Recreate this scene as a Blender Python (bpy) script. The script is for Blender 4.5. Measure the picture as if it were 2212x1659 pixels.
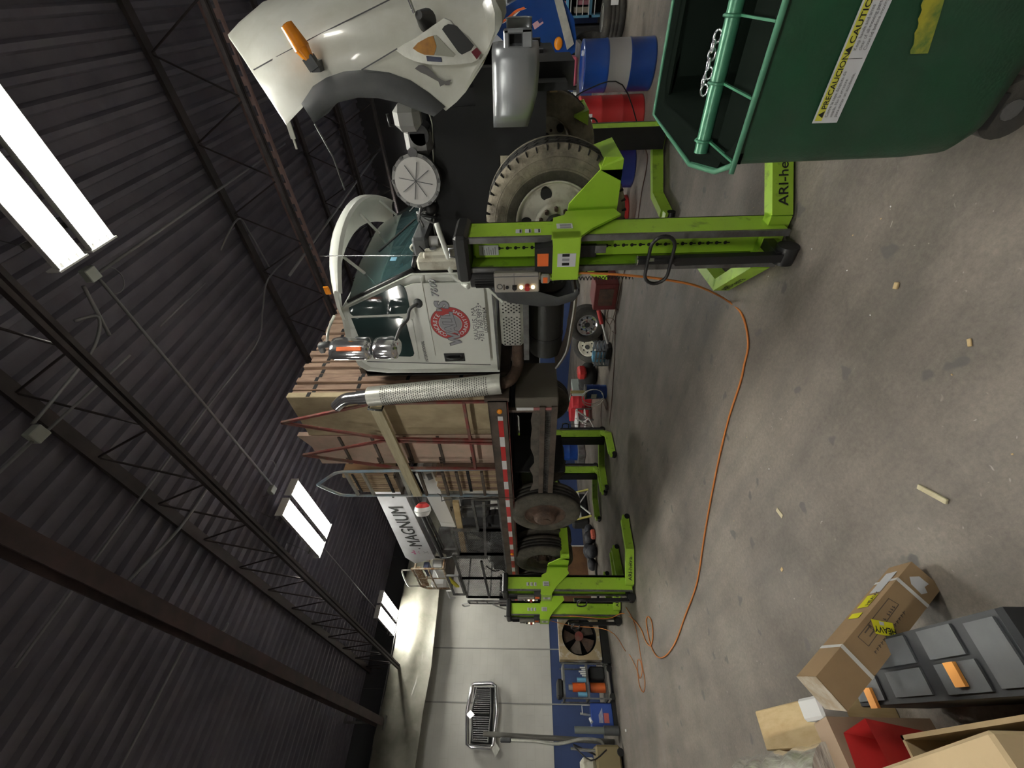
import bpy, bmesh, math, random
from mathutils import Vector, Matrix
random.seed(7)
for o in list(bpy.data.objects): bpy.data.objects.remove(o)
S = bpy.context.scene; COL = S.collection
PI = math.pi
# ---------------------------------------------------------------- camera (photo is a portrait shot lying on its side)
FPX, W, Hh, CAMZ = 885.0, 2212.0, 1659.0, 1.65
_a, _p, _r = math.radians(45.3), math.radians(2.3), math.radians(0.7)
_f0 = Vector((-math.cos(_a), math.sin(_a), 0)); _r0 = Vector((math.sin(_a), math.cos(_a), 0)); _u0 = Vector((0, 0, 1))
FWD = _f0*math.cos(_p)+_u0*math.sin(_p); _up = _u0*math.cos(_p)-_f0*math.sin(_p)
RGT = _r0*math.cos(_r)-_up*math.sin(_r); UPV = _up*math.cos(_r)+_r0*math.sin(_r)
CAM = Vector((0, 0, CAMZ))
cd = bpy.data.cameras.new('camera'); cam = bpy.data.objects.new('camera', cd); COL.objects.link(cam); S.camera = cam
cd.sensor_fit = 'HORIZONTAL'; cd.sensor_width = 36.0; cd.lens = FPX/W*36.0; cd.clip_start = 0.02; cd.clip_end = 100
cx, cy, cz = -UPV, RGT, -FWD        # frame's long side runs down the scene
cam.matrix_world = Matrix(((cx.x, cy.x, cz.x, 0), (cx.y, cy.y, cz.y, 0), (cx.z, cy.z, cz.z, CAMZ), (0, 0, 0, 1)))
def _ray(x, y):
    return FWD + RGT*((Hh-y-Hh/2)/FPX) - UPV*((x-W/2)/FPX)
def _hit(x, y, ax, v):
    d = _ray(x, y); return CAM + d*((v-CAM[ax])/d[ax])
def PX(x, y, v): return _hit(x, y, 0, v)     # point of the scene measured in the photo, on the plane X = v
def PY(x, y, v): return _hit(x, y, 1, v)
def PZ(x, y, v=0.0): return _hit(x, y, 2, v)
# ---------------------------------------------------------------- world and exposure
wd = bpy.data.worlds.new('world'); S.world = wd; wd.use_nodes = True
wd.node_tree.nodes['Background'].inputs[0].default_value = (0.55, 0.62, 0.8, 1)
wd.node_tree.nodes['Background'].inputs[1].default_value = 0.035
S.view_settings.view_transform = 'Standard'; S.view_settings.look = 'None'
S.view_settings.exposure = 0.6; S.view_settings.gamma = 1.0; S.view_settings.use_curve_mapping = False
LAMP = 72.0
# ---------------------------------------------------------------- materials
MATS = {}
def mat(name, col, rough=0.6, metal=0.0, var=0.0, vcol=None, scale=4.0, bump=0.0, bscale=30.0, emit=0.0, stretch=(1, 1, 1), trans=0.0, alpha=1.0, lo=0.4, hi=0.65, coat=0.0, spec=None):
    if name in MATS: return MATS[name]
    m = bpy.data.materials.new(name); m.use_nodes = True; nt = m.node_tree; b = nt.nodes['Principled BSDF']
    c4 = tuple(col)+(1,)
    b.inputs['Base Color'].default_value = c4; b.inputs['Roughness'].default_value = rough; b.inputs['Metallic'].default_value = metal
    if spec is not None: b.inputs['Specular IOR Level'].default_value = spec
    if coat: b.inputs['Coat Weight'].default_value = coat
    if trans: b.inputs['Transmission Weight'].default_value = trans
    if alpha < 1: b.inputs['Alpha'].default_value = alpha
    if emit: b.inputs['Emission Color'].default_value = c4; b.inputs['Emission Strength'].default_value = emit
    tc = nt.nodes.new('ShaderNodeTexCoord'); mp = nt.nodes.new('ShaderNodeMapping'); mp.inputs['Scale'].default_value = stretch
    nt.links.new(tc.outputs['Object'], mp.inputs[0])
    if vcol is not None:
        n = nt.nodes.new('ShaderNodeTexNoise'); n.inputs['Scale'].default_value = scale; n.inputs['Detail'].default_value = 6; n.inputs['Roughness'].default_value = 0.62
        nt.links.new(mp.outputs[0], n.inputs[0])
        r = nt.nodes.new('ShaderNodeValToRGB'); r.color_ramp.elements[0].position = lo; r.color_ramp.elements[1].position = hi
        r.color_ramp.elements[0].color = c4; r.color_ramp.elements[1].color = tuple(vcol)+(1,)
        nt.links.new(n.outputs[0], r.inputs[0]); nt.links.new(r.outputs[0], b.inputs['Base Color'])
    if bump:
        n2 = nt.nodes.new('ShaderNodeTexNoise'); n2.inputs['Scale'].default_value = bscale; n2.inputs['Detail'].default_value = 4
        nt.links.new(mp.outputs[0], n2.inputs[0]); bp = nt.nodes.new('ShaderNodeBump'); bp.inputs['Strength'].default_value = bump; bp.inputs['Distance'].default_value = 0.02
        nt.links.new(n2.outputs[0], bp.inputs['Height']); nt.links.new(bp.outputs[0], b.inputs['Normal'])
    MATS[name] = m; return m
def zoned(name, zones, rough=0.7, axis=2, noise=0.08):
    """paint zones by height: [(z_top, colour), ...], paint bands on a wall"""
    m = bpy.data.materials.new(name); m.use_nodes = True; nt = m.node_tree; b = nt.nodes['Principled BSDF']; b.inputs['Roughness'].default_value = rough
    g = nt.nodes.new('ShaderNodeNewGeometry'); s = nt.nodes.new('ShaderNodeSeparateXYZ'); nt.links.new(g.outputs['Position'], s.inputs[0])
    d = nt.nodes.new('ShaderNodeMath'); d.operation = 'DIVIDE'; d.inputs[1].default_value = 10; nt.links.new(s.outputs[axis], d.inputs[0])
    r = nt.nodes.new('ShaderNodeValToRGB'); r.color_ramp.interpolation = 'CONSTANT'; nt.links.new(d.outputs[0], r.inputs[0])
    r.color_ramp.elements[0].position = 0; r.color_ramp.elements[0].color = tuple(zones[0][1])+(1,)
    r.color_ramp.elements[1].position = zones[0][0]/10; r.color_ramp.elements[1].color = tuple(zones[1][1])+(1,)
    for k in range(2, len(zones)):
        e = r.color_ramp.elements.new(zones[k-1][0]/10); e.color = tuple(zones[k][1])+(1,)
    n = nt.nodes.new('ShaderNodeTexNoise'); n.inputs['Scale'].default_value = 1.3; n.inputs['Detail'].default_value = 8; nt.links.new(g.outputs['Position'], n.inputs[0])
    mr = nt.nodes.new('ShaderNodeMapRange'); mr.inputs[1].default_value = .3; mr.inputs[2].default_value = .7; mr.inputs[3].default_value = 1-noise*2; mr.inputs[4].default_value = 1
    nt.links.new(n.outputs[0], mr.inputs[0])
    br = nt.nodes.new('ShaderNodeTexBrick'); br.inputs['Scale'].default_value = 1; br.inputs['Brick Width'].default_value = .4; br.inputs['Row Height'].default_value = .2
    br.inputs['Mortar Size'].default_value = .006; br.inputs['Color1'].default_value = (1, 1, 1, 1); br.inputs['Color2'].default_value = (.97, .97, .97, 1); br.inputs['Mortar'].default_value = (.93, .93, .92, 1)
    cb = nt.nodes.new('ShaderNodeCombineXYZ'); nt.links.new(s.outputs[1 if name != 'paint_back' else 0], cb.inputs[0]); nt.links.new(s.outputs[2], cb.inputs[1]); nt.links.new(cb.outputs[0], br.inputs[0])
    m1 = nt.nodes.new('ShaderNodeVectorMath'); m1.operation = 'MULTIPLY'; nt.links.new(r.outputs[0], m1.inputs[0]); nt.links.new(br.outputs[0], m1.inputs[1])
    m2 = nt.nodes.new('ShaderNodeVectorMath'); m2.operation = 'SCALE'; nt.links.new(m1.outputs[0], m2.inputs[0]); nt.links.new(mr.outputs[0], m2.inputs['Scale'])
    nt.links.new(m2.outputs[0], b.inputs['Base Color']); MATS[name] = m; return m
WHT = mat('cab_white', (.84, .86, .80), .28, 0, vcol=(.74, .76, .70), scale=1.5, coat=.4)
WHT2 = mat('hood_white', (.84, .85, .78), .3, 0, vcol=(.70, .70, .61), scale=2.2, coat=.3)
GRN = mat('lime_paint', (.37, .62, .045), .36, 0, vcol=(.28, .48, .04), scale=5, lo=.55, hi=.85)
GRND = mat('lime_paint_worn', (.35, .58, .045), .42, 0, vcol=(.10, .15, .03), scale=12, lo=.56, hi=.8)
BLK = mat('black_paint', (.012, .012, .013), .38)
BLKM = mat('black_matte', (.014, .014, .015), .8)
RUB = mat('tyre_rubber', (.03, .029, .027), .85, 0, vcol=(.055, .05, .042), scale=5, bump=.2, bscale=40)
RUBD = mat('dusty_rubber', (.30, .265, .20), .9, 0, vcol=(.13, .115, .09), scale=6, bump=.25, bscale=50)
DKG = mat('dark_grey_plastic', (.06, .063, .067), .55, 0, vcol=(.09, .092, .095), scale=3)
GRY = mat('grey_steel', (.2, .2, .2), .5, .6, vcol=(.1, .095, .09), scale=6)
ALU = mat('aluminium', (.66, .66, .6), .4, .6, vcol=(.48, .48, .43), scale=5)
CHR = mat('chrome', (.82, .82, .84), .14, .93)
CRM = mat('cream_rim', (.64, .62, .52), .5, 0, vcol=(.28, .22, .14), scale=7, lo=.5, hi=.75)
RST = mat('rust', (.10, .06, .042), .9, 0, vcol=(.06, .04, .03), scale=8, bump=.3)
BRN = mat('brown_steel', (.13, .1, .08), .7, .3, vcol=(.07, .055, .045), scale=5)
RED = mat('red_paint', (.42, .025, .025), .4)
REDR = mat('red_rack_steel', (.24, .05, .045), .6, .2, vcol=(.2, .13, .1), scale=6)
REDT = mat('reflective_red', (.55, .03, .03), .3)
WHTT = mat('reflective_white', (.75, .75, .76), .3)
ORG = mat('amber_plastic', (.9, .3, .01), .25, coat=.5)
ORR = mat('orange_sticker', (.9, .17, .03), .6)
GLS = mat('cab_glass', (.03, .055, .055), .06, 0, coat=.6)
WSG = mat('windshield_glass', (.03, .06, .062), .08, 0, coat=.6)
PLY = mat('plywood_form', (.52, .43, .27), .8, 0, vcol=(.30, .23, .14), scale=4, stretch=(1, 1, .6), lo=.35, hi=.75)
PLY2 = mat('plywood_pink', (.62, .43, .34), .8, 0, vcol=(.45, .36, .27), scale=5, lo=.35, hi=.7)
WDE = mat('board_edges', (.38, .26, .19), .85, 0, vcol=(.18, .11, .08), scale=6, stretch=(3, 3, .5), lo=.35, hi=.7)
WDL = mat('light_board_edges', (.46, .34, .21), .8, 0, vcol=(.3, .2, .13), scale=6, stretch=(3, 3, .5))
PINE = mat('pale_lumber', (.62, .56, .38), .7, 0, vcol=(.5, .44, .28), scale=6, stretch=(.5, 4, 4))
CARD = mat('cardboard', (.36, .24, .13), .85, 0, vcol=(.3, .2, .11), scale=3)
CARD2 = mat('pale_cardboard', (.62, .47, .28), .85, 0, vcol=(.52, .39, .23), scale=3)
WOOD = mat('raw_wood', (.6, .46, .25), .75, 0, vcol=(.48, .34, .17), scale=5, stretch=(1, 5, 1))
DGN = mat('dumpster_green', (.005, .055, .022), .5, 0, vcol=(.014, .05, .027), scale=2.5, bump=.12, bscale=90, coat=.1)
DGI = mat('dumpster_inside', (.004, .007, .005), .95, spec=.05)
YEL = mat('yellow', (.8, .72, .03), .6)
YSP = mat('yellow_spray', (.36, .33, .03), .7, vcol=(.08, .15, .03), scale=20)
BLU = mat('drum_blue', (.004, .035, .19), .3, coat=.4)
BLD = mat('dark_blue', (.01, .02, .13), .4)
BLH = mat('truck_blue', (.004, .04, .2), .25, coat=.5)
LBL = mat('sky_blue_paint', (.16, .42, .62), .5)
WPL = mat('white_plastic', (.75, .75, .74), .5)
PAPER = mat('label_paper', (.62, .63, .66), .6)
INK = mat('black_ink', (.01, .01, .01), .7)
GINK = mat('grey_ink', (.15, .15, .16), .7)
SIL = mat('silver_letter', (.33, .33, .36), .4, .2)
LRED = mat('logo_red', (.5, .04, .04), .5)
LGRY = mat('logo_grey', (.33, .33, .36), .5)
BUMP = mat('bumper_silver', (.42, .44, .46), .35, .7)
CTRL = mat('control_grey', (.36, .34, .3), .5)
CORD = mat('orange_cord', (.5, .16, .03), .6)
CORDD = mat('brown_cord', (.1, .05, .035), .7)
COND = mat('painted_conduit', (.24, .24, .25), .5, .3)
JBX = mat('junction_box', (.42, .45, .42), .5, .2)
JST2 = mat('red_oxide', (.075, .046, .046), .75, 0, vcol=(.045, .032, .033), scale=3)
JST = mat('joist_paint', (.055, .042, .043), .75, 0, vcol=(.035, .03, .03), scale=3)
DECK = mat('deck_paint', (.165, .152, .185), .85, 0, vcol=(.12, .112, .14), scale=1.2)
TUBE = mat('lamp_tube', (1.0, .98, .9), .5, emit=LAMP)
REFL = mat('lamp_reflector', (.85, .86, .84), .3)
GLOW = mat('indicator_glow', (1, .75, .4), .5, emit=3.0)
WRAP = mat('shrink_wrap', (.62, .6, .54), .2, 0, vcol=(.3, .28, .25), scale=7, stretch=(.6, 1, 5), coat=1, bump=.5, bscale=9)
RUBM = mat('mid_rubber', (.10, .09, .07), .9, 0, vcol=(.05, .045, .037), scale=6, bump=.25, bscale=50)
ORD = ['first', 'second', 'third', 'fourth', 'fifth', 'sixth', 'seventh', 'eighth', 'ninth', 'tenth', 'eleventh', 'twelfth', 'thirteenth', 'fourteenth', 'fifteenth', 'sixteenth', 'seventeenth', 'eighteenth', 'nineteenth', 'twentieth', 'twenty-first', 'twenty-second', 'twenty-third', 'twenty-fourth', 'twenty-fifth', 'twenty-sixth']
NVY = mat('navy_plastic', (.05, .06, .12), .4)
# ---------------------------------------------------------------- mesh builder
class B:
    def __init__(s): s.bm = bmesh.new(); s.mats = []
    def mi(s, m):
        if m not in s.mats: s.mats.append(m)
        return s.mats.index(m)
    def _add(s, verts, faces, m, smooth=False):
        i = s.mi(m); vs = [s.bm.verts.new(v) for v in verts]; out = []
        for f in faces:
            try: fc = s.bm.faces.new([vs[k] for k in f])
            except ValueError: continue
            fc.material_index = i; fc.smooth = smooth; out.append(fc)
        return vs
    def box(s, lo, hi, m, rot=None, bev=0.0):
        c = Vector([(lo[k]+hi[k])/2 for k in range(3)]); h = Vector([abs(hi[k]-lo[k])/2 for k in range(3)])
        M = rot.to_matrix() if hasattr(rot, 'to_matrix') else (rot if rot is not None else Matrix.Identity(3))
        if bev <= 0:
            vs = [c + M@Vector((x*h.x, y*h.y, z*h.z)) for x in (-1, 1) for y in (-1, 1) for z in (-1, 1)]
            s._add(vs, [(0, 1, 3, 2), (4, 6, 7, 5), (0, 4, 5, 1), (2, 3, 7, 6), (0, 2, 6, 4), (1, 5, 7, 3)], m)
        else:
            b = min(bev, min(h)*.9); vs = []; idx = {}
            for x in (-1, 1):
                for y in (-1, 1):
                    for z in (-1, 1):
                        for a in range(3):
                            v = [x*(h.x-b), y*(h.y-b), z*(h.z-b)]; v[a] += (x, y, z)[a]*b
                            idx[(x, y, z, a)] = len(vs); vs.append(c+M@Vector(v))
            F = []
            for a in range(3):
                for sg in (-1, 1):
                    q = []
                    o1, o2 = [k for k in range(3) if k != a]
                    for (p1, p2) in ((-1, -1), (1, -1), (1, 1), (-1, 1)):
                        t = [0, 0, 0]; t[a] = sg; t[o1] = p1; t[o2] = p2; q.append(idx[(t[0], t[1], t[2], a)])
                    F.append(q)
            for a in range(3):       # edges
                o1, o2 = [k for k in range(3) if k != a]
                for p1 in (-1, 1):
                    for p2 in (-1, 1):
                        q = []
                        for (sg, ax) in ((-1, o1), (1, o1), (1, o2), (-1, o2)):
                            t = [0, 0, 0]; t[a] = sg; t[o1] = p1; t[o2] = p2; q.append(idx[(t[0], t[1], t[2], ax)])
                        F.append(q)
            for x in (-1, 1):
                for y in (-1, 1):
                    for z in (-1, 1): F.append([idx[(x, y, z, a)] for a in range(3)])
            s._add(vs, F, m)
        return s
    def bar(s, p, q, w, h, m, up=(0, 0, 1)):
        """rectangular bar from p to q, w across, h along up"""
        p, q = Vector(p), Vector(q); d = (q-p).normalized(); u = Vector(up)
        if abs(d.dot(u)) > .98: u = Vector((1, 0, 0))
        x = d.cross(u).normalized(); u = x.cross(d).normalized()
        vs = [e + x*(a*w/2)+u*(b*h/2) for e in (p, q) for a in (-1, 1) for b in (-1, 1)]
        s._add(vs, [(0, 1, 3, 2), (4, 6, 7, 5), (0, 4, 5, 1), (2, 3, 7, 6), (0, 2, 6, 4), (1, 5, 7, 3)], m); return s
    def cyl(s, p, q, r, m, n=16, r2=None, cap=True, smooth=True):
        p, q = Vector(p), Vector(q); d = (q-p).normalized(); u = Vector((0, 0, 1)) if abs(d.z) < .95 else Vector((1, 0, 0))
        x = d.cross(u).normalized(); y = x.cross(d); r2 = r if r2 is None else r2
        vs = [p+(x*math.cos(2*PI*k/n)+y*math.sin(2*PI*k/n))*r for k in range(n)]+[q+(x*math.cos(2*PI*k/n)+y*math.sin(2*PI*k/n))*r2 for k in range(n)]
        s._add(vs, [(k, (k+1) % n, n+(k+1) % n, n+k) for k in range(n)], m, smooth)
        if cap: s._add(vs[:n], [tuple(range(n))], m); s._add(vs[n:], [tuple(range(n))[::-1]], m)
        return s
    def tube(s, pts, r, m, n=8, closed=False):
        pts = [Vector(p) for p in pts]; N = len(pts); rings = []; up = Vector((0, 0, 1))
        prev = None
        for i in range(N):
            a = pts[(i-1) % N] if (closed or i > 0) else pts[i]; b = pts[(i+1) % N] if (closed or i < N-1) else pts[i]
            d = (b-a).normalized()
            if prev is None:
                u = up if abs(d.dot(up)) < .95 else Vector((1, 0, 0)); x = d.cross(u).normalized()
            else: x = (prev - d*prev.dot(d)).normalized()
            prev = x; y = d.cross(x)
            rings.append([pts[i]+(x*math.cos(2*PI*k/n)+y*math.sin(2*PI*k/n))*r for k in range(n)])
        vs = [v for rg in rings for v in rg]; F = []
        for i in range(N if closed else N-1):
            j = (i+1) % N
            for k in range(n): F.append((i*n+k, i*n+(k+1) % n, j*n+(k+1) % n, j*n+k))
        if not closed: F += [tuple(range(n))[::-1], tuple(range((N-1)*n, N*n))]
        s._add(vs, F, m, True); return s
    def prism(s, poly, vec, m, smooth=False):
        """poly: 3D points, extruded by vec"""
        poly = [Vector(p) for p in poly]; v = Vector(vec); n = len(poly)
        vs = poly+[p+v for p in poly]
        s._add(vs, [tuple(range(n)), tuple(range(n, 2*n))[::-1]]+[(k, (k+1) % n, n+(k+1) % n, n+k) for k in range(n)], m, smooth); return s
    def lathe(s, prof, c, axis, m, n=48, smooth=True, mats=None):
        """prof: [(r, t)] around axis dir through c"""
        c = Vector(c); d = Vector(axis).normalized(); u = Vector((0, 0, 1)) if abs(d.z) < .9 else Vector((1, 0, 0))
        x = d.cross(u).normalized(); y = x.cross(d)
        N = len(prof); vs = [c+d*t+(x*math.cos(2*PI*k/n)+y*math.sin(2*PI*k/n))*r for (r, t) in prof for k in range(n)]
        vv = [s.bm.verts.new(v) for v in vs]
        for i in range(N-1):
            mm = s.mi(mats[i] if mats else m)
            for k in range(n):
                q = [vv[i*n+k], vv[i*n+(k+1) % n], vv[(i+1)*n+(k+1) % n], vv[(i+1)*n+k]]
                try: f = s.bm.faces.new(q); f.material_index = mm; f.smooth = smooth
                except ValueError: pass
        return s
    def grid(s, rows, m, smooth=True, thick=None):
        R, Cc = len(rows), len(rows[0]); vs = [Vector(p) for r in rows for p in r]; F = [(i*Cc+j, i*Cc+j+1, (i+1)*Cc+j+1, (i+1)*Cc+j) for i in range(R-1) for j in range(Cc-1)]
        s._add(vs, F, m, smooth)
        if thick is not None:
            t = Vector(thick); s._add([v+t for v in vs], [f[::-1] for f in F], m, smooth)
            bd = [i for i in range(Cc)]+[(i+1)*Cc-1 for i in range(1, R)]+[(R-1)*Cc+j for j in range(Cc-2, -1, -1)]+[i*Cc for i in range(R-2, 0, -1)]
            n = len(bd); vv = [vs[k] for k in bd]+[vs[k]+t for k in bd]
            s._add(vv, [(k, (k+1) % n, n+(k+1) % n, n+k) for k in range(n)], m, False)
        return s
    def ball(s, c, r, m, n=14, sc=(1, 1, 1)):
        c = Vector(c); prof = [(math.sin(PI*i/8)*r, -math.cos(PI*i/8)*r) for i in range(9)]
        vs = [Vector((c.x+math.cos(2*PI*k/n)*a*sc[0], c.y+math.sin(2*PI*k/n)*a*sc[1], c.z+b*sc[2])) for (a, b) in prof for k in range(n)]
        s._add(vs, [(i*n+k, i*n+(k+1) % n, (i+1)*n+(k+1) % n, (i+1)*n+k) for i in range(8) for k in range(n)], m, True); return s
    def text(s, txt, m, org, xd, yd, size, ext=.001, shear=0.0, bold=0.0, sx=1.0, align='LEFT', space=1.0):
        """lettering lying in the plane of xd, yd"""
        cu = bpy.data.curves.new('t', 'FONT'); cu.body = txt; cu.size = 1.0; cu.extrude = 0; cu.shear = shear; cu.offset = bold; cu.align_x = align; cu.space_character = space; cu.resolution_u = 3
        ob = bpy.data.objects.new('t', cu); me = bpy.data.meshes.new_from_object(ob)
        X = Vector(xd).normalized()*size*sx; Y = Vector(yd).normalized()*size; N = X.cross(Y).normalized(); O = Vector(org)
        vs = [O+X*v.co.x+Y*v.co.y+N*ext for v in me.vertices]; s._add(vs, [tuple(p.vertices) for p in me.polygons], m)
        bpy.data.objects.remove(ob); bpy.data.curves.remove(cu); bpy.data.meshes.remove(me); return s
    def xf(s, M): bmesh.ops.transform(s.bm, matrix=M, verts=s.bm.verts); return s
    def build(s, name, parent=None, fix=True):
        if fix: bmesh.ops.recalc_face_normals(s.bm, faces=s.bm.faces)
        me = bpy.data.meshes.new(name); s.bm.to_mesh(me); s.bm.free()
        for m in s.mats: me.materials.append(m)
        o = bpy.data.objects.new(name, me); COL.objects.link(o)
        if parent is not None:
            o.parent = parent
            if parent.get('_org') is not None and parent.type == 'EMPTY': o.location = -Vector(parent['_org'])
        return o
def tag(o, label, cat, group=None, kind=None):
    o['label'] = label; o['category'] = cat
    if group: o['group'] = group
    if kind: o['kind'] = kind
    return o
def thing(name, label, cat, loc=(0, 0, 0), group=None, local=False, rz=0.0):
    """local: parts are given in the thing's own coordinates, else in scene coordinates"""
    o = bpy.data.objects.new(name, None); COL.objects.link(o); o.location = loc; o.rotation_euler = (0, 0, rz); o.empty_display_size = .1
    if not local: o['_org'] = list(loc)
    return tag(o, label, cat, group)
def struct(o): o['kind'] = 'structure'; return o
def sub(o): return o
def dup(root, loc, rz, label, group=None):
    def cp(o, par):
        c = o.copy(); COL.objects.link(c); c.parent = par
        for ch in o.children: cp(ch, c)
        return c
    r = cp(root, None); r.location = loc; r.rotation_euler = (0, 0, rz); r['label'] = label
    if group: r['group'] = group
    return r
def V(*a): return Vector(a)
def arc(p, c0, c1, n=6):
    """points of a quadratic curve"""
    return [Vector(p)*(1-t)**2+Vector(c0)*2*t*(1-t)+Vector(c1)*t*t for t in [k/n for k in range(n+1)]]
def smooth(pts, n=6):
    pts = [Vector(p) for p in pts]; out = []
    for i in range(len(pts)-1):
        a = pts[max(i-1, 0)]; b = pts[i]; c = pts[i+1]; d = pts[min(i+2, len(pts)-1)]
        for k in range(n):
            t = k/n; out.append(.5*((2*b)+(c-a)*t+(2*a-5*b+4*c-d)*t*t+(-a+3*b-3*c+d)*t**3))
    out.append(pts[-1]); return out
# ================================================================= SETTING
XE, YB = -12.6, 12.3
fm = bpy.data.materials.new('worn_concrete'); fm.use_nodes = True; nt = fm.node_tree; pb = nt.nodes['Principled BSDF']
g = nt.nodes.new('ShaderNodeNewGeometry')
def noise(sc, det=8, st=(1, 1, 1), ro=.6):
    mp = nt.nodes.new('ShaderNodeMapping'); mp.inputs['Scale'].default_value = st; nt.links.new(g.outputs['Position'], mp.inputs[0])
    n = nt.nodes.new('ShaderNodeTexNoise'); n.inputs['Scale'].default_value = sc; n.inputs['Detail'].default_value = det; n.inputs['Roughness'].default_value = ro
    nt.links.new(mp.outputs[0], n.inputs[0]); return n.outputs[0]
def ramp(inp, a, b, pa, pb_):
    r = nt.nodes.new('ShaderNodeValToRGB'); r.color_ramp.elements[0].position = pa; r.color_ramp.elements[1].position = pb_
    r.color_ramp.elements[0].color = a+(1,); r.color_ramp.elements[1].color = b+(1,); nt.links.new(inp, r.inputs[0]); return r.outputs[0]
def mixc(a, b, f, mode='MIX'):
    m = nt.nodes.new('ShaderNodeMix'); m.data_type = 'RGBA'; m.blend_type = mode
    nt.links.new(a, m.inputs[6]); nt.links.new(b, m.inputs[7])
    if isinstance(f, float): m.inputs[0].default_value = f
    else: nt.links.new(f, m.inputs[0])
    return m.outputs[2]
base = ramp(noise(.9, 10), (.115, .100, .086), (.228, .200, .172), .36, .66)
fine = ramp(noise(38, 5, (1, 1, 1), .8), (.8, .8, .8), (1.15, 1.15, 1.15), .35, .65)
streak = ramp(noise(3.0, 9, (.25, 1.6, 1)), (.78, .78, .78), (1.14, 1.12, 1.10), .32, .7)
c1 = mixc(mixc(base, streak, 1.0, 'MULTIPLY'), fine, 1.0, 'MULTIPLY')
oil = ramp(noise(.7, 9), (0, 0, 0), (.7, .7, .7), .58, .74)
dark = nt.nodes.new('ShaderNodeRGB'); dark.outputs[0].default_value = (.085, .08, .075, 1)
c2 = mixc(c1, dark.outputs[0], oil)
vo = nt.nodes.new('ShaderNodeTexVoronoi'); vo.voronoi_dimensions = '2D'; vo.inputs['Scale'].default_value = 1.9; vd = nt.nodes.new('ShaderNodeVectorMath'); vd.operation = 'MULTIPLY_ADD'; vn = nt.nodes.new('ShaderNodeTexNoise'); vn.inputs['Scale'].default_value = 9; nt.links.new(g.outputs['Position'], vn.inputs[0]); nt.links.new(vn.outputs[1], vd.inputs[0]); vd.inputs[1].default_value = (.16, .16, 0); nt.links.new(g.outputs['Position'], vd.inputs[2]); nt.links.new(vd.outputs[0], vo.inputs['Vector'])
spots = ramp(vo.outputs['Distance'], (.85, .85, .85), (0, 0, 0), .045, .07)
v2 = nt.nodes.new('ShaderNodeTexVoronoi'); v2.voronoi_dimensions = '2D'; v2.inputs['Scale'].default_value = 7.5; nt.links.new(vd.outputs[0], v2.inputs['Vector'])
spk = ramp(v2.outputs['Distance'], (.75, .75, .75), (0, 0, 0), .018, .04)
msk = ramp(noise(1.9, 4), (0, 0, 0), (1, 1, 1), .50, .62); spk = mixc(spk, msk, 1.0, 'MULTIPLY')
c3 = mixc(c2, dark.outputs[0], spots)
chips = ramp(noise(14, 6, (1, .6, 1), .75), (0, 0, 0), (1, 1, 1), .73, .77)
lite = nt.nodes.new('ShaderNodeRGB'); lite.outputs[0].default_value = (.42, .39, .35, 1)
scr = ramp(noise(5, 7, (.35, 3.2, 1), .78), (0, 0, 0), (.6, .6, .6), .66, .76)
c4 = mixc(mixc(mixc(c3, lite.outputs[0], spk), lite.outputs[0], scr), lite.outputs[0], chips); nt.links.new(c4, pb.inputs['Base Color'])
rg = nt.nodes.new('ShaderNodeMapRange'); nt.links.new(noise(1.4, 6), rg.inputs[0]); rg.inputs[1].default_value = .35; rg.inputs[2].default_value = .7; rg.inputs[3].default_value = .52; rg.inputs[4].default_value = .72
nt.links.new(rg.outputs[0], pb.inputs['Roughness'])
bp = nt.nodes.new('ShaderNodeBump'); bp.inputs['Strength'].default_value = .25; bp.inputs['Distance'].default_value = .01; nt.links.new(noise(22, 6), bp.inputs['Height']); nt.links.new(bp.outputs[0], pb.inputs['Normal'])
struct(B().box((XE-.2, -7, -.2), (6.5, YB+.2, 0), fm).build('floor'))
WALLP = zoned('paint_end', [(1.17, (.03, .055, .16)), (4.75, (.66, .65, .6)), (10, (.07, .07, .08))])
WALLB = zoned('paint_back', [(1.17, (.03, .055, .16)), (4.2, (.30, .31, .32)), (10, (.07, .07, .08))])  # dim light on the white-ish blocks is put into their grey
WALLD = mat('dark_wall_paint', (.22, .22, .22), .8, vcol=(.16, .16, .16), scale=1)
struct(B().box((XE-.2, -7, 0), (XE, YB+.2, 6.1), WALLP).build('wall_left'))
struct(B().box((XE, YB, 0), (6.5, YB+.2, 6.1), WALLB).build('wall_back'))
struct(B().box((6.5, -7, 0), (6.7, YB+.2, 6.1), WALLD).build('wall_right'))
struct(B().box((XE-.2, -7.2, 0), (6.7, -7, 6.1), WALLD).build('wall_front'))
# corrugated roof deck, ribs across the truck
b = B(); rows = []; x = XE; P = .2
xs = []
while x < 6.5:
    xs += [(x, 5.94), (x+.10, 5.94), (x+.125, 5.885), (x+.175, 5.885)]; x += P
for (xx, zz) in xs: rows.append([V(xx, -7, zz), V(xx, YB, zz)])
b.grid(rows, DECK, smooth=False); b.box((XE, -7, 6.0), (6.5, YB, 6.1), DECK)
struct(b.build('ceiling'))
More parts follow.
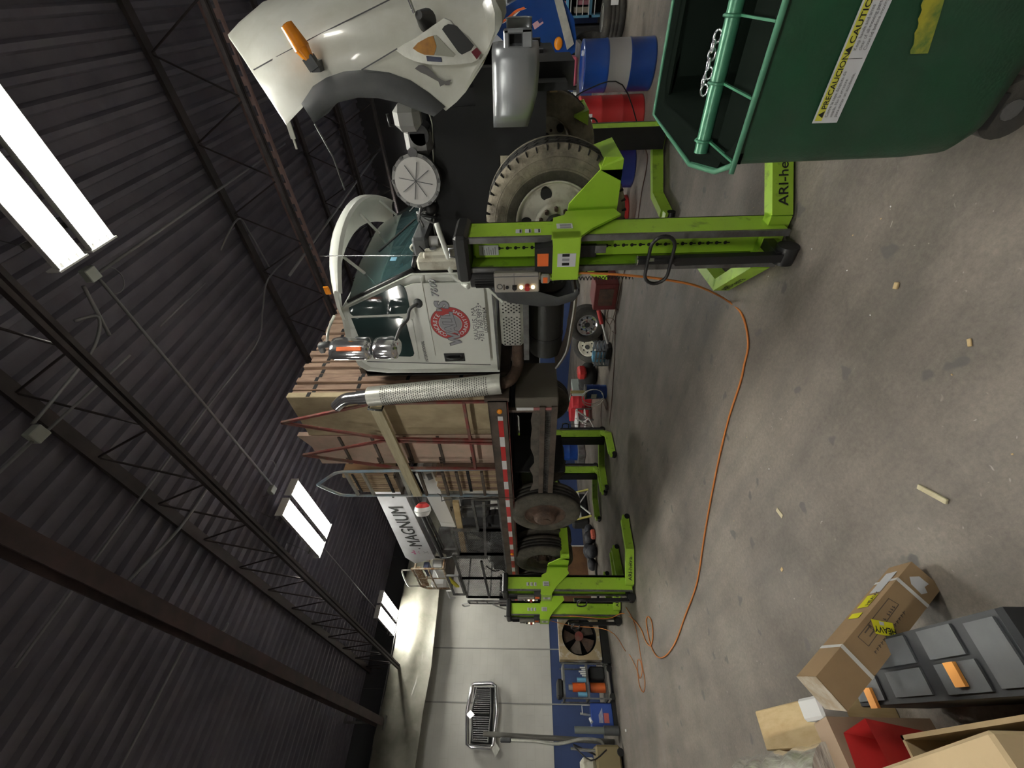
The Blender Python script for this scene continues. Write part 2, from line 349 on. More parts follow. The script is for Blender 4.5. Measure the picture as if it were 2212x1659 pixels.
# open-web roof girders along the truck
GL = {}
def girder(y, zb, zt, label, x0=XE, x1=6.5, web=True, plate=False):
    t = thing('roof_girder', label, 'roof girder', (x0, y, zb))
    bb = B(); bb.box((x0, y-.05, zb), (x1, y-.012, zb+.05), JST); bb.box((x0, y+.012, zb), (x1, y+.05, zb+.05), JST); bb.build('bottom_chord', t)
    B().box((x0, y-.06, zt-.05), (x1, y+.06, zt), JST).build('top_chord', t)
    bb = B(); n = int((x1-x0)/.9)
    for k in range(n):
        xa = x0+k*.9; bb.cyl((xa, y, zb+.03), (xa+.45, y, zt-.03), .011, JST, n=6); bb.cyl((xa+.45, y, zt-.03), (xa+.9, y, zb+.03), .011, JST, n=6)
    bb.build('web', t)
    return t
girder(2.24, 4.95, 5.86, 'reddish roof girder with zigzag web left of the lamp row')
girder(5.78, 4.95, 5.86, 'roof girder with zigzag web behind the raised hood')
girder(8.6, 4.95, 5.86, 'open web roof girder far behind the truck cab')
girder(10.6, 4.95, 5.86, 'farthest open web roof girder by the back wall')
t = thing('roof_beam', 'dark red flanged roof beam at the far left of the ceiling', 'roof beam', (-11.9, 1.12, 4.98))
B().box((-11.9, 1.06, 4.98), (6.5, 1.20, 5.0), JST2).box((-11.9, 1.125, 5.0), (6.5, 1.135, 5.18), JST2).box((-11.9, 1.06, 5.18), (6.5, 1.20, 5.2), JST2).build('flanged_beam', t)
B().box((-11.9, 1.0, 4.97), (-11.7, 1.26, 4.98), GRY).box((-11.82, 1.1, 5.2), (-11.78, 1.14, 5.9), GRY).build('bearing_plate', t)
# castellated steel strip beside the second girder
b = B(); x = -7.0
b.box((-7, 5.98, 4.96), (5, 6.0, 5.0), mat('primer_pink', (.3, .2, .19), .7)); b.box((-7, 5.98, 5.14), (5, 6.0, 5.18), MATS['primer_pink'])
while x < 5: b.box((x, 5.98, 5.0), (x+.09, 6.0, 5.14), MATS['primer_pink']); x += .2
tag(b.build('slotted_channel'), 'pinkish slotted steel channel running beside the roof girder', 'steel channel')
# bridging diagonals
b = B()
for k in range(5):
    x = -10.8+k*2.1
    for (ya, yb_) in ((2.24, 5.78), ):
        pass
# ---------------------------------------------------------------- hanging lamps
def make_lamp():
    t = thing('ceiling_lamp', 'twin fluorescent ceiling lamp nearest the camera, cut by the frame', 'ceiling lamp', (-.74, 3.13, 5.3), 'fluorescent lamps over the truck', local=True)
    L = .75
    for s, yo in ((0, -.168), (1, .168)):
        bb = B()
        pr_ = [(-.13, 0), (-.11, .07), (-.04, .10), (.04, .10), (.11, .07), (.13, 0), (.124, 0), (.105, .062), (.04, .092), (-.04, .092), (-.105, .062), (-.124, 0)]
        bb.prism([V(-L, yo+a, z) for a, z in pr_], (2*L, 0, 0), REFL)
        bb.box((-L-.015, yo-.145, -.01), (-L, yo+.145, .105), REFL); bb.box((L, yo-.145, -.01), (L+.015, yo+.145, .105), REFL)
        rf = bb.build('reflector', t)
        for k in (-1, 0, 1):
            tb = B(); tb.cyl((-L+.03, yo+k*.078, .03), (L-.03, yo+k*.078, .03), .014, TUBE, n=8)
            tb.build('lamp_tube', t)
            sk = B(); sk.cyl((-L, yo+k*.078, .03), (-L+.035, yo+k*.078, .03), .018, WPL, n=8); sk.cyl((L-.035, yo+k*.078, .03), (L, yo+k*.078, .03), .018, WPL, n=8)
            sk.build('lamp_socket', t)
    bb = B()
    for s in (-1, 1): bb.box((s*.55-.02, -.32, .1), (s*.55+.02, .32, .115), GRY)
    bb.box((-.25, -.05, .1), (.25, .05, .16), GRY); bb.build('mounting_bar', t)
    bb = B()
    for s in (-1, 1):
        for q in (-1, 1): bb.cyl((s*.55, q*.3, .11), (s*.55, q*.12, .58), .003, GRY, n=5)
    bb.build('hanger_wire', t)
    return t
lamp = make_lamp()
G = 'fluorescent lamps over the truck'
dup(lamp, (-6.24, 3.16, 5.3), 0, 'twin fluorescent ceiling lamp above the ladder, middle one of the row', G)
dup(lamp, (-11.45, 3.25, 5.3), 0, 'farthest and smallest twin ceiling lamp, near the end wall', G)
dup(lamp, (4.6, 3.13, 5.3), 0, 'twin ceiling lamp hanging beyond the raised hood', G)
for (x, y, l) in ((3.6, -3.6, 'unseen twin ceiling lamp of the added second row toward the entrance'), (-6.2, -3.6, 'unseen twin ceiling lamp of the added second row at its end wall end'), (-.7, -3.6, 'unseen twin ceiling lamp of the added second row, behind the camera')):  # row out of view, added for frontal fill on the truck side
    dup(lamp, (x, y, 5.3), 0, l, 'unseen fluorescent lamps of the added second row')
dup(lamp, (1.5, 10.0, 5.3), 0, 'twin ceiling lamp over the supply shelf by the back wall', 'fluorescent lamps by the back wall')
dup(lamp, (-5.2, 9.6, 5.3), 0, 'twin ceiling lamp by the back wall, hidden behind the load', 'fluorescent lamps by the back wall')
# ---------------------------------------------------------------- conduits and boxes
def conduit(pts, label, r=.011, m=COND):
    return tag(B().tube(pts, r, m, n=6).build('conduit'), label, 'conduit')
zc = 5.45
conduit([V(-1.72, 3.17, zc), V(-5.2, 3.17, zc)], 'long pale conduit between the first two lamps', .016)
conduit([V(-7.0, 3.16, zc), V(-11.0, 3.18, zc)], 'pale conduit between the second and third lamps', .014)
conduit([V(-1.72, 3.2, zc), V(-1.72, 7.2, zc)], 'pale conduit from the first junction box towards the raised hood', .014)
conduit([V(-2.38, -.5, zc), V(-2.38, 1.85, zc)], 'conduit entering the second junction box from the frame edge', .012)
conduit([V(-2.4, 1.95, zc), V(-2.42, 2.9, zc)], 'short pale conduit leaving the second junction box', .012)
conduit([V(-2.42, 3.35, zc), V(-2.42, 4.2, zc)], 'short bright conduit beyond the long lamp conduit', .010)
conduit(smooth([V(-2.30, 1.95, zc+.02), V(-2.27, 2.3, 5.5), V(-2.2, 2.75, 5.52), V(-2.05, 3.0, 5.55), V(-1.98, 2.85, 5.6)]), 'bent conduit curling beside the second junction box', .014)
conduit(smooth([V(-3.47, .6, zc), V(-3.47, 3.16, zc), V(-3.5, 4.4, zc), V(-3.25, 4.85, zc), V(-3.0, 5.3, zc), V(-3.05, 6.2, zc)], 5), 'conduit with a double bend crossing under the roof deck', .011)
conduit(smooth([V(-5.1, .1, 5.5), V(-5.13, 1.25, 5.5)]), 'single conduit at the left edge of the ceiling', .012)
conduit(smooth([V(-4.2, 2.7, 5.5), V(-4.15, 2.0, 5.5), V(-3.95, 1.3, 5.5), V(-4.2, 1.2, 5.5), V(-5.0, 1.28, 5.5), V(-5.6, 1.36, 5.5), V(-5.75, 1.5, 5.55)], 5), 'rusty conduit elbow turning along the red flanged beam', .018)
conduit(smooth([V(-2.35, 4.9, 5.6), V(-2.2, 5.5, 5.6), V(-2.45, 5.6, 5.6), V(-3.0, 5.65, 5.6)], 5), 'hooped conduit in front of the far roof girder', .012)
conduit([V(-1.76, 3.05, 5.5), V(-2.25, 3.0, 5.6)], 'short thick conduit by the first junction box', .016)
for (p, lab) in ((V(-1.69, 3.13, zc), 'pale square junction box beside the nearest lamp'), (V(-2.36, 1.9, zc), 'beige square junction box above the far left ceiling'), (V(-5.22, 3.12, zc), 'small pale junction box before the middle lamp')):
    s = .055
    bb = B().box((p.x-s, p.y-s, p.z-.04), (p.x+s, p.y+s, p.z+.03), JBX, bev=.006); o = tag(bb.build('junction_box'), lab, 'junction box')
for (p, rad, lab) in ((V(-1.85, 3.3, 5.5), .12, 'thin loop of cable next to the first junction box'), (V(-5.05, 3.35, 5.5), .14, 'thin loop of cable before the middle lamp')):
    tag(B().tube([p+V(math.cos(a)*rad, math.sin(a)*rad, .0) for a in [k*.35 for k in range(12)]], .005, COND, n=5).build('cable_loop'), lab, 'cable')
conduit([V(-2.9, 5.2, 5.05), V(-2.9, 11.5, 5.3)], 'straight pipe running back between the roof girders', .02)
# plastic sheeting across the end wall
def sheet(yy, zz): return V(XE+.12+.05*math.sin(yy*5+zz*2)+.04*math.sin(yy*11), yy, zz)
rows = []
for i in range(10):
    z = 4.20+i*.115; rows.append([V(XE+.42+.05*math.sin(y*.45*5+z*3)+.03*math.sin(y*13+z*9)+.02*math.sin(z*30+y*3), y*.45, z+.03*math.sin(y*.45*2)) for y in range(-8, 20)])
PLS = mat('plastic_sheeting', (.24, .23, .19), .45, vcol=(.17, .165, .13), scale=3, bump=.3, bscale=6, coat=.3)
tag(B().grid(rows, PLS, thick=(.012, 0, 0)).build('plastic_sheet'), 'creased translucent plastic sheeting stretched along the top of the end wall', 'plastic sheet')
t = thing('sheet_rod', 'thin rod holding up the plastic sheeting along the end wall', 'rod', (XE+.42, 2, 5.24))
B().cyl((XE+.42, -3.6, 5.25), (XE+.42, 8.6, 5.25), .012, GRY, n=6).build('rod', t)
for y in (-2, 1.8, 5, 8): B().cyl((XE+.42, y, 5.25), (XE+.42, y, 5.9), .004, GRY, n=5).build('hanger', t)
# control joints of the wall
for k, y in enumerate((2.77, 1.62)):
    o = B().box((XE, y-.012, 0), (XE+.012, y+.012, 4.7), mat('joint_grey', (.3, .3, .28), .8)).build('trim_%d' % (k+1)); struct(o)
o = B().box((XE, -7, 1.168), (XE+.006, YB, 1.176), mat('joint_grey', (.3, .3, .28), .8)).build('trim_3'); struct(o)
# ================================================================= TRUCK
YC = 4.00                                   # centre line
def mir(p): return V(p[0], 2*YC-p[1], p[2])
TR = thing('flatbed_truck', 'white flatbed truck with tilted hood raised on lime green wheel lifts', 'truck', (-5, YC, .93))
def tyre(b, c, ax, R, Wd, m, ms, seg=64):
    """closed tyre: outer face at c, going along ax"""
    w = Wd; pr = [(R*.56, .02), (R*.575, 0), (R*.70, -.012), (R*.82, -.01), (R*.91, .004), (R*.955, .018), (R*.985, .03), (R, .05), (R, w*.3), (R*.975, w*.31), (R*.975, w*.34), (R, w*.35), (R, w*.48), (R*.975, w*.49), (R*.975, w*.52), (R, w*.53), (R, w*.66), (R*.975, w*.67), (R*.975, w*.70), (R, w*.71), (R, w-.05), (R*.97, w-.02), (R*.85, w), (R*.6, w), (R*.56, w-.02), (R*.56, .02)]
    b.lathe(pr, c, ax, m, n=seg, mats=[RUBM if ms is RUBD else ms]*2+[ms]*5+[m]*12+[ms]*6)
def notches(b, c, ax, R, m, n=44):
    c = Vector(c); ax = Vector(ax)
    for k in range(n):
        a = 2*PI*k/n; d = V(math.cos(a), 0, math.sin(a)); t = V(-math.sin(a), 0, math.cos(a)); p = c+d*(R*.965)+ax*.022
        b.bar(p-d*.012, p+d*.018, .007, .035, m, up=ax)
        for s in (.32, .62):
            q = c+d*(R+.0005); b.bar(q+ax*(s*.22)+t*.015, q+ax*(s*.22+.05)-t*.012, .006, .003, m, up=d)
def front_wheel(name, yo, sgn):
    c = V(-1.27, yo, 1.44); ax = V(0, sgn, 0); R = .505
    b = B(); tyre(b, c, ax, R, .29, RUB, RUBD); notches(b, c, ax, R, BLKM)
    b.lathe([(R*.72, -.014), (R*.725, -.018), (R*.73, -.014)], c, ax, RUBD, n=64); b.lathe([(R*.86, -.007), (R*.865, -.012), (R*.87, -.007)], c, ax, RUBD, n=64)
    for a in (40, 75, 110, 150, 215, 260, 330):      # raised marks on the sidewall
        d = V(math.cos(math.radians(a)), 0, math.sin(math.radians(a))); b.bar(c+d*R*.76-ax*.013, c+d*R*.80-ax*.013, .05, .006, RUBD, up=ax)
    w = b.build('front_wheel', TR)
    b = B(); b.lathe([(.285, .01), (.288, -.004), (.280, -.008), (.270, .012), (.255, .05), (.245, .06), (.235, .035), (.17, .01), (.15, -.01), (.145, -.025), (.12, -.03), (.0, -.03)], c, ax, CRM, n=48)
    r = b.build('rim', w); r.location = (0, 0, 0)
    for k in range(5):
        a = 2*PI*k/5+.35; d = V(math.cos(a), 0, math.sin(a)); h = B(); h.cyl(c+d*.205+ax*.012, c+d*.205+ax*.06, .040, BLKM, n=18); hh = h.build('hand_hole', w); hh.location = (0, 0, 0)
    b = B(); b.cyl(c-ax*.02, c-ax*.08, .075, BLK, r2=.065); b.cyl(c-ax*.08, c-ax*.095, .05, BLK)
    h = b.build('hub', w); h.location = (0, 0, 0)
    b = B()
    for k in range(10):
        a = 2*PI*k/10; d = V(math.cos(a), 0, math.sin(a)); b.cyl(c+d*.112-ax*.025, c+d*.112-ax*.06, .016, RST, n=6)
    h = b.build('lug_nuts', w); h.location = (0, 0, 0)
front_wheel('front_wheel', 2.95, 1); front_wheel('front_wheel', 2*YC-2.95, -1)
def rear_wheel(x, y, sgn, dish=True, R=.51, z=1.44):
    ax = V(0, sgn, 0); c = V(x, y, z); b = B()
    for o_ in ((0, .31) if dish else (0,)): tyre(b, c+ax*o_, ax, R, .27, RUB, RUBM, 48)
    w = b.build('rear_wheel', TR)
    if dish: pr = [(.29, .01), (.297, 0), (.28, .006), (.27, .12), (.24, .145), (.17, .15), (.15, .10), (.13, .09), (.0, .09)]
    else: pr = [(.29, .01), (.297, 0), (.28, .01), (.26, .06), (.2, .04), (.16, -.01), (.15, -.06), (.11, -.09), (0, -.09)]
    b = B(); b.lathe(pr, c, ax, RST if not dish else BRN, n=40); r = b.build('rim', w); r.location = (0, 0, 0)
    b = B(); hb = .0 if dish else -.1; b.cyl(c+ax*(hb+.12), c+ax*(hb-.0), .085, RST, n=20, r2=.075)
    for k in range(8):
        a = 2*PI*k/8; d = V(math.cos(a), 0, math.sin(a)); b.cyl(c+d*.13+ax*(hb+.11), c+d*.13+ax*(hb+.05), .016, BRN, n=6)
    r = b.build('hub', w); r.location = (0, 0, 0)
for (x, dish) in ((-5.42, False), (-7.05, True), (-8.42, True)):
    rear_wheel(x, 2.82, 1, dish); rear_wheel(x, 2*YC-2.82, -1, dish)
# axles and frame
b = B()
for x in (-1.27, -5.42, -7.05, -8.42): b.cyl((x, 3.1, 1.44), (x, 4.9, 1.44), .07, BLKM, n=12)
for x in (-7.05, -8.42): b.ball((x, YC, 1.44), .22, BLKM)
b.build('axles', TR)
b = B()
for y in (3.60, 4.32): b.box((-9.6, y, 1.52), (-.35, y+.08, 1.78), BLK)
for x in (-.6, -2.9, -4.2, -5.8, -7.7, -9.4): b.box((x-.05, 3.60, 1.55), (x+.05, 4.40, 1.75), BLK)
b.build('chassis_frame', TR)
b = B()
for y in (3.45, 4.45): b.prism(smooth([V(-.75, y, 1.62), V(-1.27, y, 1.53), V(-1.8, y, 1.62)], 5)+[V(-1.8, y, 1.67), V(-1.27, y, 1.58), V(-.75, y, 1.67)], (0, .1, 0), BLKM)
b.build('leaf_spring', TR)
# ---- cab
prof = [(-1.72, 2.02), (-1.72, 2.62), (-1.80, 2.80), (-2.01, 3.27), (-2.06, 3.33), (-2.40, 3.385), (-2.72, 3.37), (-2.80, 3.30), (-2.83, 3.1), (-2.84, 1.94), (-2.0, 1.93), (-1.86, 1.97)]
def cabskin(yv, ins): return [V(x+(0 if abs(ins) < 1e-6 else (ins if x < -2.4 else -ins)*.6), yv, z-(ins if z > 3 else 0)) for x, z in prof]
b = B(); ys = [(3.10, .045), (3.06, .015), (3.045, 0), (3.3, 0), (4.96, 0), (5.215, 0), (5.2, .015), (5.16, .045)]
ys = [(3.075, .04), (3.05, .012), (3.045, 0), (4.955, 0), (4.95, .012), (4.925, .04)]
rings = [cabskin(y, i) for y, i in ys]; n = len(prof)
for i in range(len(rings)-1): b._add(rings[i]+rings[i+1], [(k, (k+1) % n, n+(k+1) % n, n+k) for k in range(n)], WHT)
b._add(rings[0], [tuple(range(n))], WHT); b._add(rings[-1], [tuple(range(n))], WHT)
b.box((-2.83, 3.06, 1.94), (-1.9, 3.09, 1.96), GRY)
cabo = b.build('cab', TR)
def decal(px, m, y=3.044, t=-.006): return B().prism([PY(a, c, y) for a, c in px], (0, t, 0), m)
ch = []
def child(b, nm, par=cabo):
    o = b.build(nm, par); o.location = (0, 0, 0); return o
# door: raised panel with window frame
dp = [V(-1.80, 3.046, 2.62), V(-2.03, 3.046, 3.20), V(-2.08, 3.046, 3.255), V(-2.55, 3.046, 3.28), V(-2.66, 3.046, 3.2), V(-2.70, 3.046, 2.6), V(-2.70, 3.046, 2.02), V(-1.84, 3.046, 2.02), V(-1.80, 3.046, 2.1)]
b = B(); b.prism(dp, (0, -.012, 0), WHT); door = b.build('cab_door', TR)
YD = 3.034
def dd(px, m, nm, t=-.004, y=YD): return child(decal(px, m, y, t), nm, door)
dd([(754, 664), (864, 614), (873, 619), (878, 630), (886, 668), (884, 674), (876, 677), (763, 682), (756, 676)], GLS, 'vent_window')
dd([(759, 687), (862, 683), (870, 686), (877, 694), (895, 763), (893, 768), (887, 770), (795, 767), (789, 762)], GLS, 'side_window')
b = B(); b.bar(PY(908, 600, 3.03), PY(940, 768, 3.03), .012, .012, WHT); b.bar(PY(890, 690, 3.03), PY(905, 775, 3.03), .006, .008, WHT)
b.bar(PY(793, 781, 3.032), PY(1060, 788, 3.032), .004, .006, DKG, up=(0, 1, 0)); child(b, 'door_crease', door)
b = B(); c = PY(982, 771, YD); b.box((c.x-.055, YD-.008, c.z-.10), (c.x+.05, YD, c.z+.10), BLK, bev=.012); b.tube([V(c.x, YD-.005, c.z-.08), V(c.x, YD-.03, c.z-.05), V(c.x, YD-.03, c.z+.05), V(c.x, YD-.005, c.z+.08)], .014, BLK); b.cyl((c.x+.02, YD-.008, c.z-.07), (c.x+.02, YD-.014, c.z-.07), .012, CHR, n=10)
child(b, 'door_handle', door)
# logo and lettering
lc = PY(973, 699, YD); R0 = .178; yL = YD-.001
b = B()
def disc(b, r, m, y, n=48): b._add([V(lc.x+r*math.cos(2*PI*k/n), y, lc.z+r*math.sin(2*PI*k/n)) for k in range(n)], [tuple(range(n))], m)
disc(b, R0+.004, GINK, yL); disc(b, R0, LRED, yL-.0006); disc(b, R0*.60, PAPER, yL-.0012); disc(b, R0*.575, LGRY, yL-.0018)
def arcText(txt, a0, a1, inward, size, r):
    for i, chh in enumerate(txt):
        a = math.radians(a0+(a1-a0)*i/(len(txt)-1)); d = V(math.cos(a), 0, math.sin(a)); t = V(math.sin(a), 0, -math.cos(a))
        if inward: b.text(chh, WHTT, lc+V(0, yL-lc.y-.002, 0)+d*(r+size*.36), -t, -d, size, ext=.0005, bold=.02, align='CENTER')
        else: b.text(chh, WHTT, lc+V(0, yL-lc.y-.002, 0)+d*(r-size*.36), t, d, size, ext=.0005, bold=.02, align='CENTER')
arcText('CONCRETE', 152, 48, False, .052, R0*.79); arcText('FOUNDATIONS', 208, 340, True, .047, R0*.79)
wd_ = (PY(955, 650, YD)-PY(987, 772, YD)).normalized()
wd_ = (PY(967, 648, YD)-PY(998, 744, YD)).normalized(); pd = V(-wd_.z, 0, wd_.x); o0 = PY(998, 745, YD)+V(0, -.004, 0)
for (m, bo, e) in ((GINK, .075, .0005), (SIL, .035, .0012)):
    b.text('WALL', m, o0, wd_, pd, .148, ext=e, shear=.2, bold=bo, sx=.95); b.text("'", m, o0+wd_*.395+pd*.03, wd_, pd, .12, ext=e, shear=.2, bold=bo); b.text('S', m, o0+wd_*.425+pd*.012, wd_, pd, .155, ext=e, shear=.2, bold=bo)
child(b, 'door_logo', door)
b = B(); X1 = V(1, 0, 0); Z1 = V(0, 0, 1)
p = PY(1031, 700, YD-.001); b.text('SAUGUS, MA', GINK, V(p.x, YD-.001, p.z), X1, Z1, .062, align='CENTER', sx=1.05)
p = PY(1043, 697, YD-.001); b.text('\u2022781.760.9893\u2022', GINK, V(p.x, YD-.001, p.z), X1, Z1, .07, align='CENTER', sx=1.0)
p = PY(1050, 692, YD-.001); b.text('USDOT2501604', INK, V(p.x, YD-.001, p.z-.008), X1, Z1, .045, align='CENTER', bold=.01, sx=.9)
child(b, 'door_lettering', door)
b = B(); p = PY(948, 642, YD-.001); b.text('7600', CHR, V(p.x, YD-.002, p.z), V(1, 0, .03), Z1, .085, shear=.2, bold=.01); b.text('7600', GINK, V(p.x+.004, YD-.0015, p.z-.004), V(1, 0, .03), Z1, .085, shear=.2, bold=.02)
p = PY(926, 781, YD-.001); b.text('INTERNATIONAL', GINK, V(p.x, YD-.002, p.z), V(1, 0, 0), Z1, .042, bold=.015, sx=.8)
child(b, 'cab_badges', door)
# windshield, curved
rows = []
for (z, x0) in ((2.60, -1.70), (2.80, -1.79), (3.0, -1.88), (3.25, -2.0)):
    rows.append([V(x0+.16*(1-((y-YC)/.91)**2), y, z) for y in [3.10+k*(1.80/14) for k in range(15)]])
child(B().grid(rows, WSG, thick=(-.02, 0, -.01)), 'windshield')
b = B(); edge = [r[0]+V(0, -.012, 0) for r in rows]; b.tube(edge, .02, BLK, n=6); b.tube([mir(e) for e in edge], .02, BLK, n=6); b.tube([v+V(.01, 0, 0) for v in rows[0]], .02, BLK, n=6); child(b, 'windshield_seal')
b = B(); q = PX(850, 560, -1.68); b.box((q.x, q.y-.03, q.z-.025), (q.x+.004, q.y+.03, q.z+.025), LBL); child(b, 'windshield_sticker')
b = B(); b.bar(V(-1.55, 3.75, 2.68), V(-1.66, 3.35, 2.95), .012, .015, BLK); b.bar(V(-1.53, 4.5, 2.66), V(-1.6, 4.05, 2.8), .012, .015, BLK); child(b, 'wiper_arm')
# sun visor
rows = []
for (dx, z) in ((-.26, 3.455), (-.14, 3.462), (-.03, 3.435), (.02, 3.39), (.015, 3.33)):
    rows.append([V(-1.86+.34*(1-((y-YC)/1.03)**2)+dx+.0, y, 3.42+(z-3.42)*(1-.55*abs((y-YC)/1.03)**4)-.13*abs((y-YC)/1.03)**3) for y in [2.99+k*(2.02/16) for k in range(17)]])
child(B().grid(rows, WHT, thick=(-.02, 0, -.03)), 'sun_visor')
b = B(); 
for y in (3.35, YC, 4.65): b.bar(V(-1.88+.3*(1-((y-YC)/1.03)**2)+.0, y, 3.28), V(-1.98+.16*(1-((y-YC)/1.03)**2), y, 3.12), .02, .02, WHT)
child(b, 'visor_bracket')
b = B(); b.box((-1.86, 2.985, 3.32), (-1.78, 3.0, 3.37), ORG, bev=.01); child(b, 'marker_lamp')
b = B(); b.cyl(PY(905, 552, 3.0), PY(691, 553, 3.0), .003, CHR, n=6); child(b, 'radio_antenna')
# mirror
b = B(); mt = V(-2.2, 2.72, 3.10)
mp_ = [(-.11, 3.34), (-.06, 3.375), (.06, 3.375), (.11, 3.34)]
for (za, zb, rr_) in ((3.0, 3.36, .125), (2.765, 2.985, .12)):
    prf = [(rr_*.6, za), (rr_*.93, za+.02), (rr_, za+.05), (rr_, zb-.05), (rr_*.93, zb-.015), (rr_*.6, zb)]
    rws = []
    for (r_, z_) in prf: rws.append([V(-2.24+.085*(r_/rr_)*math.cos(a), 2.73+r_*math.sin(a), z_) for a in [2*PI*k/24 for k in range(25)]])
    b.grid(rws, CHR); b._add(rws[0][:-1], [tuple(range(24))], CHR); b._add(rws[-1][:-1], [tuple(range(24))], CHR)
mo = b.build('side_mirror', TR)
child(B().box((-2.185, 2.625, 3.06), (-2.165, 2.66, 3.27), ORR, rot=Matrix.Rotation(-.5, 3, 'Z')), 'reflector_strip', mo)
b = B(); b.tube(smooth([PY(903, 655, 3.02), PY(885, 668, 2.95), PY(880, 690, 2.9), PY(865, 708, 2.8), V(-2.2, 2.75, 2.80)], 4), .014, DKG, n=8)
b.ball(PY(903, 655, 3.03), .04, DKG, sc=(1.2, .6, 1)); child(b, 'lower_mirror_arm', mo); b = B(); b.tube(smooth([PY(722, 682, 3.02), PY(712, 705, 2.9), PY(708, 722, 2.8), V(-2.2, 2.75, 3.4)], 4), .012, ALU, n=8)
b.tube([V(-2.2, 2.75, 3.38), V(-2.22, 2.75, 3.46), V(-2.32, 2.8, 3.5)], .03, DKG, n=6); child(b, 'upper_mirror_arm', mo)
# cowl, firewall and hinge hardware
b = B(); b.box((-1.72, 3.2, 2.47), (-1.48, 4.75, 2.60), DKG, bev=.02); b.box((-1.73, 3.07, 2.0), (-1.715, 4.93, 2.6), BLKM); b.build('cowl', TR)
b = B(); b.box((-1.71, 3.07, 2.2), (-1.60, 3.34, 2.56), CRM, bev=.02); b.box((-1.62, 3.09, 2.3), (-1.56, 3.2, 2.5), CRM, bev=.015); b.cyl((-1.6, 3.16, 2.42), (-1.55, 3.16, 2.42), .03, CHR); b.build('hinge_pillar', TR)
b = B(); b.prism([PY(905, 533, 3.12), PY(938, 565, 3.12), PY(957, 570, 3.12), PY(957, 590, 3.12), PY(938, 592, 3.12), PY(918, 548, 3.12)], (0, .02, 0), BLK)
for q in ((938, 572), (950, 572), (938, 582), (952, 582)): b.cyl(PY(q[0], q[1], 3.12), PY(q[0], q[1], 3.12)+V(0, -.012, 0), .011, CHR, n=8)
b.build('hood_hinge', TR)
q = PY(925, 522, 3.3)
B().cyl(q+V(0, 0, -.09), q+V(0, 0, .07), .045, WPL, n=16).cyl(q+V(0, 0, .07), q+V(0, 0, .10), .025, BLK, n=12).tube(smooth([q+V(0, 0, .1), q+V(-.05, 0, .16), q+V(-.1, 0, .1), q+V(-.1, 0, -.05)], 4), .012, CRM).build('washer_bottle', TR)
B().tube(smooth([PY(943, 482, 3.15), PY(950, 505, 3.12), PY(968, 555, 3.1), PY(975, 590, 3.08), PY(1000, 612, 3.05), PY(1012, 620, 3.0)], 4), .022, WHT, n=8).build('fender_brace', TR)
# ---- engine bay
b = B(); b.box((-1.66, 3.55, 1.9), (-.5, 4.45, 2.36), BLKM, bev=.04); b.box((-1.4, 3.65, 2.36), (-.7, 4.35, 2.52), BLK, bev=.05); b.box((-.48, 3.3, 1.8), (-.40, 4.70, 2.55), BLKM)
b.build('engine_block', TR)
top = [(868, 232), (905, 245), (935, 268), (937, 330), (940, 400), (942, 450), (938, 480), (945, 530), (952, 570)]
b = B(); pts = [PY(a, c, 3.42) for a, c in [(925, 236)]+top[2:]]; b.prism(pts+[V(-1.66, 3.42, 1.85), V(-.62, 3.42, 1.85)], (0, .015, 0), BLKM); b.build('inner_fender_panel', TR)
B().tube([p+V(0, -.005, .005) for p in smooth(pts, 3)], .006, ALU, n=6).build('panel_edge_highlight', TR)  # bright metal tube in place of the highlight along the panel's top edge
q = PY(900, 391, 3.32)
fa = V(.25, -1, .06).normalized(); b = B(); b.cyl(q, q-fa*.35, .175, DKG, n=32); b.cyl(q+fa*.015, q-fa*.03, .188, GRY, n=32); b.cyl(q+fa*.022, q, .163, mat('filter_lid_grey', (.5, .49, .47), .55), n=32)
fx = fa.cross(V(0, 0, 1)).normalized(); fz = fx.cross(fa)
for k in range(4):
    a = k*PI/4+.2; d = fx*math.cos(a)+fz*math.sin(a); b.bar(q+fa*.024-d*.13, q+fa*.024+d*.13, .004, .003, DKG, up=fa)
for k in range(12):
    a = k*PI/6; d = fx*math.cos(a)+fz*math.sin(a); b.bar(q+fa*.012+d*.172, q+fa*.012+d*.19, .03, .02, BLK, up=fa)
b.build('air_cleaner', TR)
b = B(); q = PY(878, 252, 3.35); b.box((q.x-.09, q.y-.06, q.z-.1), (q.x+.08, q.y+.08, q.z+.09), mat('tank_grey', (.28, .28, .27), .5), bev=.045); b.tube([q+V(-.05, 0, .08), q+V(-.05, 0, .13), q+V(.02, 0, .13)], .012, BLK); b.build('coolant_tank', TR)
b = B(); q = PY(905, 305, 3.4); b.box((q.x-.09, q.y-.05, q.z-.1), (q.x+.1, q.y+.15, q.z+.1), GRY, bev=.04); b.cyl(q+V(.05, -.05, -.02), q+V(.05, .1, -.02), .07, BLK); b.cyl(q+V(-.06, -.06, .05), q+V(-.06, .1, .05), .035, CHR); b.build('turbo_housing', TR)
b = B(); q = PY(915, 460, 3.35)
for k in range(5): b.tube(smooth([q+V(.05*k-.1, .02*k, -.1), q+V(.03*k-.05, 0, 0), q+V(-.02*k, .03, .06), q+V(-.12, .05*k, .02+.02*k)], 4), .009+.003*(k % 2), BLK if k % 2 else GRY)
b.ball(q+V(.02, .05, -.05), .06, BLK); b.build('engine_hoses', TR)
